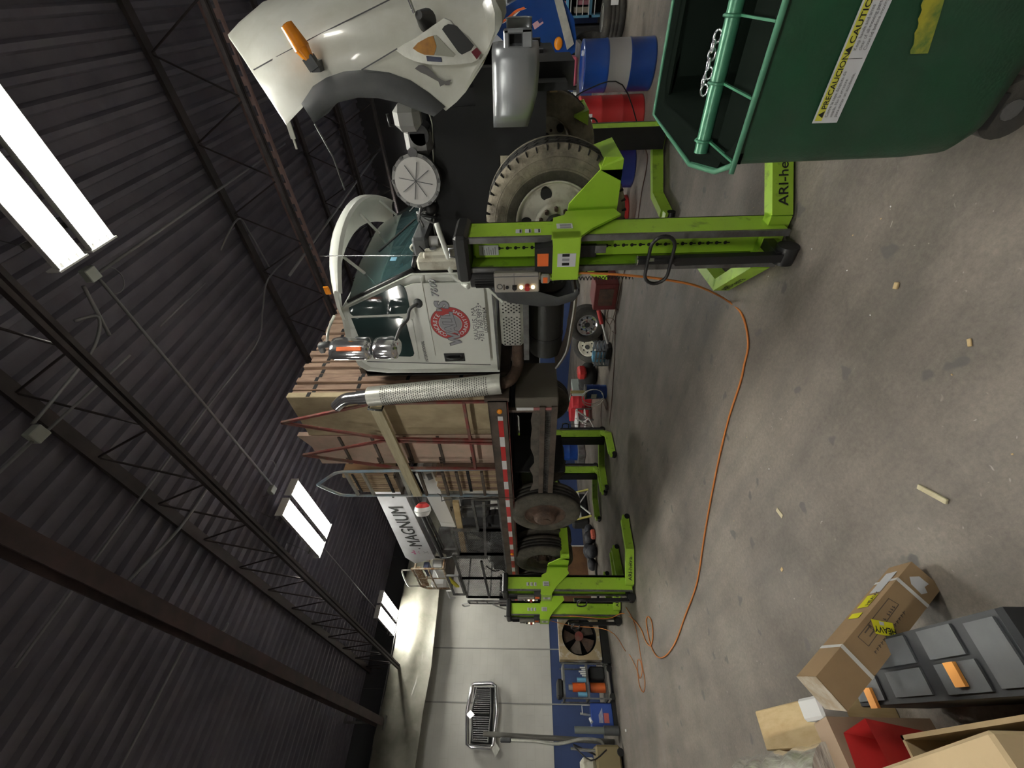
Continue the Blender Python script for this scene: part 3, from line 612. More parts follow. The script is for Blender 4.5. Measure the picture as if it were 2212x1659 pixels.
# ---- tilted hood
HY = [2.92, 2.93, 3.0, 3.16, 3.5]
HP = [[(615, 262), (585, 215), (552, 165), (522, 118), (492, 75)], [(651, 224), (620, 180), (590, 125), (568, 75), (545, 30)], [(676, 186), (665, 145), (648, 95), (638, 45), (625, 0)], [(704, 168), (705, 125), (700, 75), (697, 20), (690, -25)],
      [(741, 155), (745, 115), (745, 65), (745, 5), (740, -40)], [(788, 151), (795, 105), (797, 55), (800, 0), (800, -50)], [(839, 157), (852, 110), (860, 62), (862, 5), (860, -50)], [(886, 174), (902, 125), (912, 78), (916, 25), (915, -40)],
      [(928, 202), (948, 140), (962, 92), (968, 40), (965, -25)], [(962, 231), (990, 160), (1003, 110), (1008, 55), (1000, -10)], [(985, 212), (1020, 145), (1032, 105), (1035, 58), (1025, 0)], [(1005, 190), (1042, 132), (1055, 98), (1055, 60), (1042, 10)]]
rows = []
for i, r in enumerate(HP):
    f = max(0, (i-6)/5); ys = [2.92, 2.93, 3.0-.05*f, 3.16-.12*f, 3.5-.25*f]
    if i == 0: ys = [2.96, 3.0, 3.08, 3.22, 3.5]
    rows.append([PY(a, c, y) for (a, c), y in zip(r, ys)])
full = []
for r in rows:
    top = r[-1]; mid = [V(top.x+.05, YC-.3, top.z+.0), V(top.x+.07, YC, top.z+.0), V(top.x+.05, YC+.3, top.z)]
    full.append(r+mid+[mir(p) for p in reversed(r)])
b = B(); b.grid(full, WHT2, thick=(-.02, .0, 0)); hood = b.build('tilted_hood', TR)
def hd(pts3, m, nm, t=(0, -.02, 0)): return child(B().prism(pts3, t, m), nm, hood)
# front end: grille surround closing the nose
b = B(); nose = full[-1]; b.grid([[p for p in nose], [V(p.x+.06, p.y, p.z-.04) for p in nose]], WHT2, thick=(-.02, 0, 0)); child(b, 'nose_panel', hood)
fo = [(651, 224), (676, 186), (704, 168), (741, 155), (788, 151), (839, 157), (886, 174), (928, 202), (962, 231)]
fi = [(678, 266), (699, 241), (732, 221), (774, 211), (816, 212), (858, 221), (900, 238), (925, 247), (937, 252)]
fo = [(a, c) for a, c in fo]
ro = [PY(a, c, 2.91) for a, c in fo]; rm = [PY((a+e)/2, (c+g_)/2, 2.84) for (a, c), (e, g_) in zip(fo, fi)]; ri = [PY(a, c, 2.86) for a, c in fi]; rin = [p+V(0, .25, 0) for p in ri]
b = B(); b.grid([ro, rm, ri, rin], DKG, thick=(0, .012, 0)); child(b, 'fender_flare', hood)
b = B(); b.grid([[mir(p) for p in q] for q in (ro, rm, ri, rin)], DKG, thick=(0, -.012, 0)); child(b, 'fender_flare', hood)
YH = 2.915
hl = [(857, 105), (878, 92), (900, 81), (935, 56), (961, 38), (975, 44), (990, 62), (1012, 78), (1040, 112), (1036, 126), (1020, 133), (984, 137), (955, 138), (928, 136), (900, 130), (878, 120)]
hl = [(a, c) for a, c in hl]
def hdec(px, m, nm, y=YH, t=-.012): return child(B().prism([PY(a, c, y) for a, c in px], (0, t+0, 0), m), nm, hood)
b = B(); b.prism([PY(a, c, 2.95) for a, c in hl], (0, -.05, 0), ALU); lamp_h = child(b, 'headlight', hood)
child(B().prism([PY(a, c, 2.90) for a, c in [(892, 104), (903, 92), (925, 80), (935, 76), (941, 78), (958, 96), (936, 120), (917, 119), (903, 112), (895, 109)]], (0, -.008, 0), mat('amber_lens', (.5, .22, .02), .3, vcol=(.35, .14, .02), scale=20, coat=.6)), 'amber_lens', lamp_h) if False else None
hdec([(892, 104), (903, 92), (925, 80), (936, 77), (943, 100), (938, 119), (917, 118), (903, 112)], mat('amber_lens', (.5, .22, .02), .3, vcol=(.35, .14, .02), scale=20, coat=.6), 'amber_lens', 2.9, -.006)
hdec([(937, 76), (943, 76), (964, 98), (984, 118), (980, 123), (940, 119), (944, 100)], mat('clear_lens', (.5, .5, .42), .15, .3, coat=.6), 'clear_lens', 2.9, -.006)
hdec([(955, 63), (960, 56), (968, 52), (980, 53), (988, 57), (1024, 98), (1018, 108), (998, 118), (990, 112)], BLK, 'dark_headlight_lens', 2.9, -.006)
hdec([(1018, 112), (1030, 102), (1040, 114), (1030, 128)], mat('dark_red_lens', (.15, .01, .02), .3), 'red_reflector', 2.9, -.006)
hdec([(921, 121), (953, 124), (955, 134), (923, 132)], NVY, 'lamp_trim', 2.9, -.006)
hdec([(896, 148), (904, 141), (914, 140), (925, 146), (946, 167), (955, 173), (963, 176), (972, 172), (975, 173), (972, 177), (971, 184), (963, 184), (960, 182), (951, 187), (947, 176), (934, 169), (920, 161), (910, 157)], mat('grey_decal', (.16, .15, .15), .6), 'peeled_decal', 2.905, -.002)
b = B(); 
def seam(px, ys):
    pts = [PY(a, c, y) for (a, c), y in zip(px, ys)]; 
    for i in range(len(pts)-1): b.bar(pts[i], pts[i+1], .006, .004, GINK, up=(0, 1, 0))
seam([(548, 151), (600, 122), (660, 90), (725, 57), (790, 25), (840, 0), (880, -25)], [3.02, 3.0, 3.0, 3.03, 3.08, 3.13, 3.2]); seam([(781, 151), (820, 128), (858, 105)], [2.9, 2.91, 2.9])
child(b, 'hood_seam', hood)
b = B(); q = PY(640, 85, 2.86); q2 = PY(668, 127, 2.86); d = (q-q2).normalized()
b2 = B(); b2.cyl(q2, q2+d*.05, .03, ORG, n=8, r2=.045); b2.cyl(q2+d*.05, q2+d*.16, .048, ORG, n=8, r2=.036); b2.cyl(q2+d*.16, q2+d*.165, .036, ORG, n=8, r2=.02); child(b2, 'amber_beacon', hood)
b2 = B(); b2.bar(q2-d*.05, q2+d*.01, .06, .05, DKG, up=(0, 1, 0)); b2.bar(q2-d*.04, q2-d*.04+V(0, .1, 0), .05, .05, DKG); child(b2, 'beacon_base', hood)
b = B(); q = PY(905, 32, 2.9); b.cyl(q+V(-.03, .1, -.02), q+V(0, -.01, 0), .055, BLK, r2=.02); b.cyl(q+V(.01, -.02, .02), q+V(.16, -.05, .06), .010, CHR); b.build
child(b, 'hood_mirror_mount', hood)
b = B(); b.bar(PY(620, 257, 3.0), PY(634, 300, 3.0), .03, .01, WHT2, up=(0, 1, 0)); b.bar(PY(634, 300, 3.0), PY(641, 322, 3.0), .012, .01, WHT2, up=(0, 1, 0)); child(b, 'hood_latch_strap', hood)
b = B(); b.tube([PY(680, 268, 3.2), PY(720, 340, 3.3), PY(745, 410, 3.5)], .006, GRY, n=6); child(b, 'hood_cable', hood)
# ---- bumper
for side in (0, 1):
    path = [V(-.62, 2.80, 0), V(-.55, 2.765, 0), V(-.45, 2.75, 0), V(-.33, 2.75, 0), V(-.27, 2.77, 0), V(-.25, 2.85, 0), V(-.25, 2.92, 0)]
    if side: path = [mir(p) for p in path]
    hts = [(1.64, 1.835), (1.615, 1.83), (1.585, 1.825)]+[(1.575, 1.82)]*4; rows = []
    for k, z in enumerate((0, .12, .25, .75, .88, 1.0)):
        off = (.03, .012, 0, 0, .012, .03)[k]
        rows.append([V(p.x-off*.2, p.y+off*(1 if p.y < YC else -1), lo+(hi-lo)*z) for p, (lo, hi) in zip(path, hts)])
    bo = B().grid(rows, BUMP).build('bumper_end', TR)
    so = bo.modifiers.new('s', 'SOLIDIFY'); so.thickness = .01
    if not side:
        q = PY(1111, 90, 2.79)
        b = B(); zt, zb = PY(1088, 90, 2.79).z, PY(1150, 90, 2.79).z; xa, xb_ = PY(1110, 110, 2.79).x, PY(1110, 62, 2.79).x
        for (xs0, xs1, za, zc2) in ((xa, xb_, zt-.03, zt), (xa, xb_, zb, zb+.055), (xa, xa+.02, zb, zt), (xb_-.02, xb_, zb, zt)): b.box((xs0, 2.78, za), (xs1, 2.83, zc2), BUMP, bev=.006)
        b.box((xa, 2.83, zb), (xb_, 2.84, zt), BLKM); child(b, 'fog_lamp_housing', bo)
B().box((-.95, 3.42, 1.5), (-.40, 4.6, 2.0), BLKM).build('radiator', TR)
b = B(); b.box((-.48, 2.95, 1.40), (-.44, 5.0, 1.58), BLKM); b.box((-.5, 3.1, 1.35), (-.36, 3.5, 1.6), BLKM); b.build('front_crossmember', TR)
# ---- rear fender behind front wheel, steps, tanks
b = B(); fl = [(1048, 600), (1075, 640), (1100, 652), (1165, 660), (1205, 658), (1240, 648), (1252, 632), (1245, 612)]
r0 = [PY(a, c, 2.93) for a, c in fl]; r1 = [p+V(-.02, .5, 0) for p in r0]; r_1 = [p+V(.12 if p.z > 1.4 else .06, .02, 0) for p in r0]
b.grid([r_1, r0, r1], DKG, thick=(-.01, 0, 0)); b.build('splash_guard', TR)
B().bar(PY(1040, 610, 2.95), PY(1086, 652, 2.95), .02, .02, WHT, up=(0, 1, 0)).build('fender_lip', TR)
b = B(); b.box((-2.5, 3.02, 1.69), (-1.95, 3.4, 1.90), ALU, bev=.03)
for i in range(14):
    for j in range(7):
        if i in (9,): continue
        x = -2.46+i*.036+(.018 if j % 2 else 0); z = 1.715+j*.024; b.box((x, 3.015, z), (x+.008, 3.021, z+.014), BLKM)
b.build('battery_box', TR)
b = B(); b.box((-2.62, 2.98, 1.655), (-1.98, 3.3, 1.685), ALU); b.box((-2.62, 2.975, 1.64), (-1.98, 2.985, 1.69), GRY); b.build('cab_step', TR)
b = B(); b.cyl((-2.72, 3.27, 1.47), (-1.95, 3.27, 1.47), .165, mat('tank_black', (.025, .025, .022), .45, .2), n=28)
for x in (-2.03, -2.5): b.cyl((x, 3.27, 1.47), (x-.03, 3.27, 1.47), .169, BLK, n=28)
b.build('fuel_tank', TR)
pts = [PY(1242, 625, 3.02), PY(1240, 660, 3.02), PY(1232, 710, 3.02), PY(1222, 760, 3.02), PY(1200, 795, 3.02)]
B().grid([smooth(pts, 3), [p+V(0, .22, 0) for p in smooth(pts, 3)]], BRN, thick=(0, 0, -.025)).tube([p+V(0, -.005, 0) for p in smooth(pts, 3)], .009, ALU, n=6).build('lower_step', TR)
b = B(); b.tube(smooth([V(-2.4, 3.5, 1.72), PY(1118, 757, 3.2), PY(1118, 790, 3.2), PY(1105, 818, 3.05), PY(1085, 829, 2.96)], 5), .06, RST, n=12); b.cyl(PY(1118, 768, 3.2), PY(1117, 776, 3.2), .066, BRN, n=16); b.build('exhaust_elbow', TR)
# ---- exhaust stack
s0, s1 = PY(1083, 829, 2.94), PY(775, 859, 2.94); sd = (s1-s0).normalized(); L = (s1-s0).length
b = B(); b.cyl(s0, s0+sd*L, .078, CHR, n=24); st = b.build('exhaust_stack', TR)
b = B(); b.cyl(s0+sd*.0, s0+sd*(L*.92), .105, ALU, n=28, cap=False); u = V(0, -1, 0); w_ = sd.cross(u).normalized(); u = w_.cross(sd).normalized()
for i in range(48):
    for j in range(-5, 6):
        a = (j+(.5 if i % 2 else 0))*.24+.35; d = u*math.cos(a)-w_*math.sin(a)*-1; p = s0+sd*(.14+i*.0235)+d*.1055
        t = d.cross(sd); b.bar(p-t*.008, p+t*.008, .006, .002, BLKM, up=d)
child(b, 'heat_shield', st)
tp = s0+sd*L
b = B(); pts = smooth([tp-sd*.1, tp+sd*.05, tp+sd*.12+V(.0, 0, 0), tp+sd*.19+V(-.02, -.01, 0), tp+sd*.27+V(-.07, -.03, .0)], 5); b.tube(pts, .066, CHR, n=20)
e = pts[-1]; dr = (pts[-1]-pts[-2]).normalized(); b.cyl(e-dr*.002, e+dr*.002, .062, BLKM, n=20); child(b, 'stack_tip', st)
B().box((-2.98, 3.2, 3.36), (-2.9, 5.1, 3.46), BRN).box((-3.02, 3.2, 2.0), (-2.92, 3.3, 3.40), BLK).box((-3.0, 3.2, 1.95), (-2.95, 4.85, 3.38), BLKM).build('headache_rack', TR)
# ---- flat bed
YR = 2.83; XB = -9.75
b = B(); b.box((XB, YR+.03, 1.97), (-3.06, 2*YC-YR-.03, 2.03), BRN)
x = XB+.1
while x < -3.1: b.box((x, YR+.03, 1.86), (x+.06, 2*YC-YR-.03, 1.97), BLK); x += .6
b.build('bed_deck', TR)
for yy, s in ((YR, 1), (2*YC-YR, -1)):
    b = B(); b.box((XB, min(yy, yy+s*.03), 1.87), (-3.04, max(yy, yy+s*.03), 2.07), BRN); b.box((XB, min(yy, yy+s*.10), 2.055), (-3.04, max(yy, yy+s*.10), 2.07), BRN); b.box((XB, min(yy, yy+s*.08), 1.865), (-3.04, max(yy, yy+s*.08), 1.88), REDR)
    rl = b.build('bed_side_rail', TR)
    if s == 1:
        b = B(); x = -3.28; b.box((x-.07, YR-.002, 1.925), (x, YR, 1.98), WHTT); x -= .07; k = 0
        while x > XB+.35:
            w = .28 if k % 2 == 0 else .18; b.box((x-w, YR-.002, 1.925), (x, YR, 1.98), REDT if k % 2 == 0 else WHTT); x -= w; k += 1
        child(b, 'reflective_tape', rl)
        for x in (-3.2, -6.75): child(B().ball((x, YR-.004, 1.955), .03, ORG, sc=(1.3, .5, 1)), 'side_marker_lamp', rl)
B().box((-3.06, YR, 1.85), (-3.0, 2*YC-YR, 2.1), BRN).build('bed_front_rail', TR); B().box((XB, YR, 1.85), (XB+.06, 2*YC-YR, 2.1), BRN).build('bed_rear_rail', TR)
b = B(); b.box((-3.27, 2.9, 1.34), (-3.08, 3.45, 1.79), mat('tool_box_brown', (.12, .105, .085), .6, .2), bev=.01); tb_ = b.build('side_tool_box', TR)
b = B(); b.box((-3.262, 2.894, 1.60), (-3.22, 2.899, 1.78), WHTT); b.box((-3.262, 2.894, 1.40), (-3.22, 2.899, 1.60), mat('faded_red', (.35, .12, .12), .5)); child(b, 'tape_strip', tb_)
# side guard
b = B(); b.box((-5.35, 2.88, 1.475), (-3.2, 2.92, 1.535), BRN); b.box((-5.35, 2.88, 1.345), (-3.2, 2.92, 1.41), BRN); b.box((-5.35, 2.88, 1.345), (-5.31, 2.92, 1.87), BRN); b.box((-3.3, 2.9, 1.34), (-3.26, 2.94, 1.87), BRN)
sg = b.build('side_guard', TR)
b = B(); x = -5.3
while x < -3.3: b.bar((x, 2.9, 1.41), (x+.04, 2.9, 1.475), .004, .003, GRY); b.bar((x+.04, 2.9, 1.41), (x, 2.9, 1.475), .004, .003, GRY); x += .032
child(b, 'guard_mesh', sg)
random.seed(3); up_ = [V(-3.35-k*.16, 2.95+.02*math.sin(k), 1.62+random.uniform(-.03, .04)-(0 if k < 9 else (k-9)*.01)) for k in range(12)]
B().grid([up_, [V(p.x, 2.95, 1.36) for p in up_]], mat('torn_flap', (.13, .11, .09), .9, vcol=(.08, .07, .06), scale=9), thick=(0, .01, 0), smooth=False).build('torn_flap', TR)
for x in (-4.6, -9.1):
    for (ya, yb2) in ((3.0, 3.6), (4.4, 5.0)): B().box((x, ya, 1.2), (x+.015, yb2, 1.85), BLKM).build('mud_flap', TR)
b = B(); b.box((XB-.3, 3.0, 1.35), (XB-.22, 5.0, 1.5), BLK); b.box((XB-.3, 3.6, 1.5), (XB+.1, 3.68, 1.85), BLK); b.box((XB-.3, 4.32, 1.5), (XB+.1, 4.40, 1.85), BLK); b.build('rear_bumper', TR)
# ---- red A frame side racks
def rackp(px, y=2.90): return PY(px[0], px[1], y)
def arack(pk, r1, r2, x1b, x2b, zb=2.06, y=2.90):
    b = B(); w = .028
    P_ = rackp(pk); A_ = rackp(r1); B_ = rackp(r2)
    b.bar(P_, A_, w, w, REDR, up=(0, 1, 0)); b.bar(P_, B_, w, w, REDR, up=(0, 1, 0)); b.bar(A_, V(x1b, y, zb), w, w, REDR, up=(0, 1, 0)); b.bar(B_, V(x2b, y, zb), w, w, REDR, up=(0, 1, 0))
    b.bar(V(x1b, y, 2.33), V(x2b, y, 2.33), .03, .04, REDR, up=(0, 1, 0)); return b.build('side_rack', TR)
arack((608, 913), (800, 872), (830, 947), -3.12, -3.78); arack((655, 983), (828, 952), (862, 1011), -3.84, -4.36)
# ================================================================= WHEEL LIFTS
def make_lift(label):
    t = thing('wheel_lift', label, 'vehicle lift', (-1.265, 2.45, 0), 'lime green column lifts holding up the truck', local=True)
    # base: cross piece, splayed corners, two legs under the truck
    b = B()
    def leg(p, q, w=.085, h=.125, z=.085): b.bar(V(p[0], p[1], z), V(q[0], q[1], z), w, h, GRND)
    leg((-.17, .13), (.17, .13)); leg((.15, .12), (.56, .50)); leg((-.15, .12), (-.56, .50)); leg((.545, .48), (.58, .95)); leg((-.545, .48), (-.58, .95))
    for s in (-1, 1): b.bar(V(s*.58, .93, .08), V(s*.585, 1.02, .06), .085, .11, GRND)
    base = b.build('base_frame', t)
    b = B(); d = V(1, .927, 0).normalized(); nn = V(d.y, -d.x, 0); o = V(.17, .115, .05)+nn*.0445
    b.text('ARI-hetra', INK, V(.19, .157, .055)+nn*.045, d, V(0, 0, 1), .082, bold=.01, sx=1.15)
    d2 = V(1, -.927, 0).normalized(); n2 = V(-.927, -1, 0).normalized(); b.text('ARI-hetra', INK, V(-.54, .481, .055)+d2.cross(V(0, 0, 1)).normalized()*.046, d2, V(0, 0, 1), .075, bold=.01)
    child(b, 'base_lettering', base)
    for s in (-1, 1):
        b = B(); b.cyl(V(s*.585-.05, 1.0, .045), V(s*.585+.05, 1.0, .045), .045, BLK, n=14); child(b, 'foot_roller', base)
    # column: open channel
    b = B(); b.box((-.115, .205, .05), (.115, .235, 2.03), GRN); b.box((-.115, .02, .05), (-.10, .235, 2.03), GRND); b.box((.10, .02, .05), (.115, .235, 2.03), GRND)
    b.box((-.08, .14, .15), (.08, .16, 2.0), GRN); b.box((-.117, .235, .05), (.117, .242, 2.03), BLK); col = b.build('column', t)
    b = B(); b.box((-.122, .0, .05), (-.085, .02, 2.03), GRY); b.box((.085, .0, .05), (.122, .02, 2.03), GRY); child(b, 'guide_rail', col)
    b = B(); z = .35
    while z < 1.95: b.cyl((-.015, .141, z), (-.015, .134, z), .011, BLKM, n=8); b.box((-.018, .136, z-.03), (-.012, .1395, z), BLKM); z += .055
    child(b, 'locking_rack', col)
    b = B(); b.box((-.06, .13, 1.84), (.01, .139, 1.97), PAPER)
    for k in range(7): b.box((-.055, .129, 1.86+k*.014), (.0-.01*(k % 3), .1295, 1.864+k*.014), GINK)
    child(b, 'rating_plate', col)
    b = B(); b.box((-.17, -.04, 2.02), (.15, .27, 2.11), BLK, bev=.02); b.tube([V(0, 0, 2.11), V(0, 0, 2.145), V(.06, 0, 2.145), V(.06, 0, 2.11)], .006, CHR, n=6); b.build('top_cap', t)
    b = B(); b.cyl((-.17, .04, 1.86), (-.17, .04, 2.03), .068, BLK, n=24)
    for k in range(24):
        a = 2*PI*k/24; b.bar(V(-.17+.068*math.cos(a), .04+.068*math.sin(a), 1.875), V(-.17+.068*math.cos(a), .04+.068*math.sin(a), 2.0), .004, .012, BLK, up=(math.cos(a), math.sin(a), 0))
    b.build('motor', t)
    b = B(); b.box((-.25, -.04, 1.57), (-.105, .10, 1.87), CTRL, bev=.008); cb = b.build('control_box', t)
    b = B(); b.box((-.25, -.042, 1.735), (-.105, -.039, 1.738), GINK); b.box((-.13, -.043, 1.57), (-.125, -.039, 1.87), GINK); child(b, 'panel_trim', cb)
    b = B(); b.cyl((-.20, -.04, 1.65), (-.20, -.075, 1.65), .019, RED, n=14); child(b, 'stop_button', cb)
    b = B(); b.cyl((-.205, -.04, 1.69), (-.205, -.052, 1.69), .012, GLOW, n=12); b.cyl((-.205, -.04, 1.612), (-.205, -.052, 1.612), .012, GLOW, n=12); child(b, 'indicator_lamp', cb)
    b = B(); b.cyl((-.205, -.04, 1.735), (-.205, -.06, 1.735), .016, BLK, n=12); b.box((-.218, -.045, 1.72), (-.19, -.04, 1.75), BLK); b.cyl((-.205, -.04, 1.785), (-.205, -.05, 1.785), .011, BLK, n=12); b.box((-.225, -.042, 1.80), (-.185, -.04, 1.81), BRN); child(b, 'control_switch', cb)
    b = B(); b.tube([V(-.2+.018*math.cos(a), -.042, 1.835+.018*math.sin(a)) for a in [k*.6 for k in range(11)]], .003, GINK, n=5); child(b, 'panel_mark', cb)
    b = B(); b.box((-.20, -.02, 1.50), (-.13, .06, 1.56), CTRL, bev=.01); b.box((-.19, -.024, 1.515), (-.15, -.02, 1.545), ORR); b.build('cable_socket', t)
    # carriage
    b = B()
    for s in (-1, 1):
        P_ = [(-.06, 1.50), (.23, 1.475), (.27, 1.40), (.33, 1.385), (.35, 1.06), (.26, 1.03), (.06, 1.24), (-.06, 1.33)]
        b.prism([V(s*.128, y, z) for y, z in P_], (s*.014, 0, 0), GRN)
    b.box((-.142, -.075, 1.32), (.142, -.06, 1.49), GRN, bev=.004); b.box((-.142, -.075, 1.475), (.142, .0, 1.49), GRN); b.box((-.142, -.07, 1.32), (-.128, .02, 1.49), GRN); b.box((.128, -.07, 1.32), (.142, .02, 1.49), GRN)
    b.box((-.05, .05, 1.20), (.03, .08, 1.33), BLK); b.box((-.02, .045, 1.14), (.03, .07, 1.21), GRY); b.box((-.128, .33, 1.04), (.128, .36, 1.38), GRN)
    cr = b.build('carriage', t)
    b = B(); b.box((-.045, -.0775, 1.345), (.045, -.0755, 1.46), PAPER)
    for k in range(3): b.box((-.035+.03*k, -.0785, 1.385), (-.017+.03*k, -.077, 1.43), BLK if k != 1 else LGRY)
    child(b, 'front_label', cr); b = B(); b.box((.143, .06, 1.36), (.145, .13, 1.46), PAPER)
    for k in range(4): b.box((.1445, .065+.015*k, 1.37), (.1455, .072+.015*k, 1.44), GINK)
    child(b, 'side_label', cr); b = B()
    for k in range(3): b.box((.1158, .07, 1.56+.06*k), (.1170, .125, 1.60+.06*k), PAPER); b.box((.1165, .075, 1.565+.06*k), (.1175, .12, 1.575+.06*k), BLK)
    child(b, 'pictogram_labels', cr)
    b = B(); pr2 = [(-.095, 1.49), (.095, 1.49), (.075, 1.60), (-.075, 1.60)]; b.prism([V(x, -.07, z) for x, z in pr2], (0, .09, 0), BLK); cw = child(b, 'top_cowl', cr)
    b = B(); b.box((-.04, -.073, 1.515), (.045, -.0705, 1.585), ORR); child(b, 'warning_sticker', cr)
    # forks
    for s in (-1, 1):
        b = B(); yy = .40
        b.prism([V(s*.06, yy, 1.37), V(s*.16, yy, 1.36), V(s*.37, yy, 1.17), V(s*.37, yy, 1.03), V(s*.06, yy, 1.03)], (0, .016, 0), GRN)
        b.prism([V(s*.36, yy, 1.17), V(s*.43, yy+.05, 1.14), V(s*.43, yy+.05, 1.03), V(s*.36, yy, 1.03)], (0, .016, 0), GRN)
        b.prism([V(s*.30, yy, 1.03), V(s*.37, yy, 1.17), V(s*.385, yy, 1.165), V(s*.43, yy, 1.03)], (0, .50, 0), GRN)
        b.prism([V(s*.05, .36, 1.37), V(s*.05, yy, 1.37), V(s*.05, yy, 1.03), V(s*.05, .36, 1.03)], (s*.02, 0, 0), GRN)
        b.build('lift_fork', t)
    # tiller and steering ring
    b = B(); b.bar((-.005, -.09, .10), (-.005, -.10, .74), .05, .05, BLK, up=(0, 1, 0)); b.cyl((.0, -.10, .72), (.0, -.10, .97), .028, BLK, n=14); b.box((-.03, -.1, .08), (.03, .12, .14), BLK); b.cyl((.0, -.10, .97), (.0, -.10, .975), .03, CHR, n=14)
    tl = b.build('tow_bar', t)
    b = B(); L, R = .085, .07
    ring = [V(L+R*math.cos(a), 0, R*math.sin(a)) for a in [-PI/2+k*PI/10 for k in range(11)]]+[V(-L+R*math.cos(a), 0, R*math.sin(a)) for a in [PI/2+k*PI/10 for k in range(11)]]
    b.tube([V(.02+p.x, -.15, .85+p.z) for p in ring], .011, BLK, n=8, closed=True); b.bar((.0, -.10, .86), (.03, -.15, .92), .02, .02, ALU); child(b, 'steering_ring', tl)
    b = B(); b.cyl((-.055, -.06, .062), (.055, -.06, .062), .062, BLK, n=18); b.bar((0, -.06, .06), (0, .1, .12), .05, .03, BLK); child(b, 'tow_wheel', tl)
    return t
lift = make_lift('lime green column lift nearest the camera, under the front wheel')
LG = 'lime green column lifts holding up the truck'
dup(lift, (-7.03, 2.32, 0), 0, 'lime green column lift with a readable base, under the middle rear wheel', LG)
dup(lift, (-8.42, 2.36, 0), 0, 'hindmost lime green column lift beside the floor fan', LG)
dup(lift, (-1.36, 2*YC-2.40, 0), PI, 'column lift in shadow beyond the front axle, beside the red drum', LG)
dup(lift, (-7.05, 2*YC-2.40, 0), PI, 'column lift seen under the truck next to the small shelf cart', LG)
dup(lift, (-8.42, 2*YC-2.40, 0), PI, 'column lift seen under the truck next to the yellow and white stepladder', LG)
# ================================================================= LOAD ON THE BED
random.seed(11)
FG = 'upright form panels behind the cab'
def panel_x(y, x0, x1, z0, z1, t_, m, lab, grp, notch=True):
    b = B(); b.box((x0, y, z0), (x1, y+t_, z1), m, bev=.006)
    b.box((x0-.012, y, z0), (x0-.012+.02, y+t_, z1), m)
    for zz in (z0+.35, z0+.95, z0+1.5, z0+2.0):
        if zz < z1-.1: b.box((x1-.004, y+.006, zz), (x1+.004, y+t_-.006, zz+.04), BLKM)
    return tag(b.build('form_panel'), lab, 'form panel', grp)
y = 3.02; names = ['the plywood face', 'second in']
k = 0
while y < 4.70:
    tk = random.choice((.065, .075, .085)); z1 = 4.34-random.uniform(0, .05)-(.0)
    if k == 0: lab = 'plywood form panel with the broad tan face, standing right behind the exhaust stack'
    else: lab = ORD[k-1]+' reddish form panel counting inward from the tan plywood one, behind the cab'
    panel_x(y, -3.80, -3.15-(0 if k == 0 else random.uniform(0, .07)), 2.035, z1-(0 if k == 0 else random.uniform(0, .045)), tk, PLY if k == 0 else WDE, lab, None if k == 0 else FG)
    y += tk+.004; k += 1
# second pile, pink panels with steel ribs, stepped tops
b = B(); b.box((-4.42, 3.03, 2.035), (-3.84, 3.09, 4.36), PLY2)
for zz in (2.35, 2.75, 3.15, 3.55, 3.95): 
    b.bar((-3.86, 3.025, zz+.0), (-4.38, 3.025, zz-.0), .018, .035, BRN); b.box((-4.40, 3.005, zz-.015), (-4.36, 3.03, zz+.012), BRN)
    for q in range(4): b.box((-4.30-q*.035, 3.012, zz+.02), (-4.29-q*.035, 3.028, zz+.05), BRN)
b.prism([V(-3.84, 3.03, 4.36), V(-4.06, 3.03, 4.36), V(-3.84, 3.03, 4.46)], (0, .06, 0), PLY2)
tag(b.build('form_panel'), 'pinkish form panel with cross ribs, under the second red A frame', 'form panel')
for k in range(8):
    tag(B().box((-4.40+.01*(k % 3), 3.11+k*.1, 2.035), (-3.85, 3.19+k*.1, 4.30-.03*(k % 3)), PLY2 if k % 2 else WDE, bev=.005).build('form_panel'), ORD[k]+' form panel counting inward behind the pinkish ribbed panel', 'form panel', 'form panels of the second pile')
SG = 'slats bundled on the rack shelf'
for k in range(9):
    x = -4.66-k*.052
    tag(B().box((x-.044, 3.02, 3.46+.0), (x, 3.55, 4.18+.03*math.sin(k*2.1)-.012*k), WDL, bev=.006).box((x-.046, 3.01, 3.56), (x+.001, 3.02, 3.60), BLKM).box((x-.046, 3.01, 4.02), (x+.001, 3.02, 4.05), BLKM).build('wooden_slat'), ORD[k]+' light slat of the upper bundle, counting back from the red A frames', 'wooden slat', SG)
for k in range(11):
    x = -4.55-k*.05
    tag(B().box((x-.043, 3.02, 2.035), (x, 3.7, 2.92+.02*math.sin(k*1.7)-(.12 if k < 3 else 0)), WDL if k % 3 else WDE, bev=.006).box((x-.044, 3.01, 2.45), (x+.001, 3.02, 2.49), BLKM).build('wooden_slat'), ORD[k]+' slat of the lower bundle, counting back from the red A frames', 'wooden slat', 'slats bundled on the truck bed')
# ladder frame
L1 = lambda a, c: PY(a, c, 2.93)
t = thing('ladder_rack', 'aluminium ladder shaped rack with pointed blue top on the truck bed', 'ladder rack', (-4.8, 2.93, 2.07))
BLR = mat('pale_blue_rail', (.30, .42, .52), .5, .3, vcol=(.4, .4, .38), scale=3)
b = B(); b.tube([L1(1082, 1012), L1(900, 1016), L1(748, 1019)]+smooth([L1(745, 1019), L1(725, 1022), L1(705, 1034), L1(686, 1047)], 4), .02, BLR, n=8); b.build('rail', t)
b = B(); b.tube([L1(1086, 1070), L1(900, 1070), L1(770, 1070)]+smooth([L1(765, 1070), L1(740, 1069), L1(715, 1060), L1(686, 1047)], 4), .02, BLR, n=8); b.build('rail', t)
for x in (745, 782, 865, 905, 955, 985, 1040):
    b = B(); p = L1(x, 1019); q = L1(x+(4 if x > 800 else 15), 1070); q.z = p.z; b.bar(p, q, .03, .035, ALU if x < 870 else BRN); b.build('rung', t)
b = B()
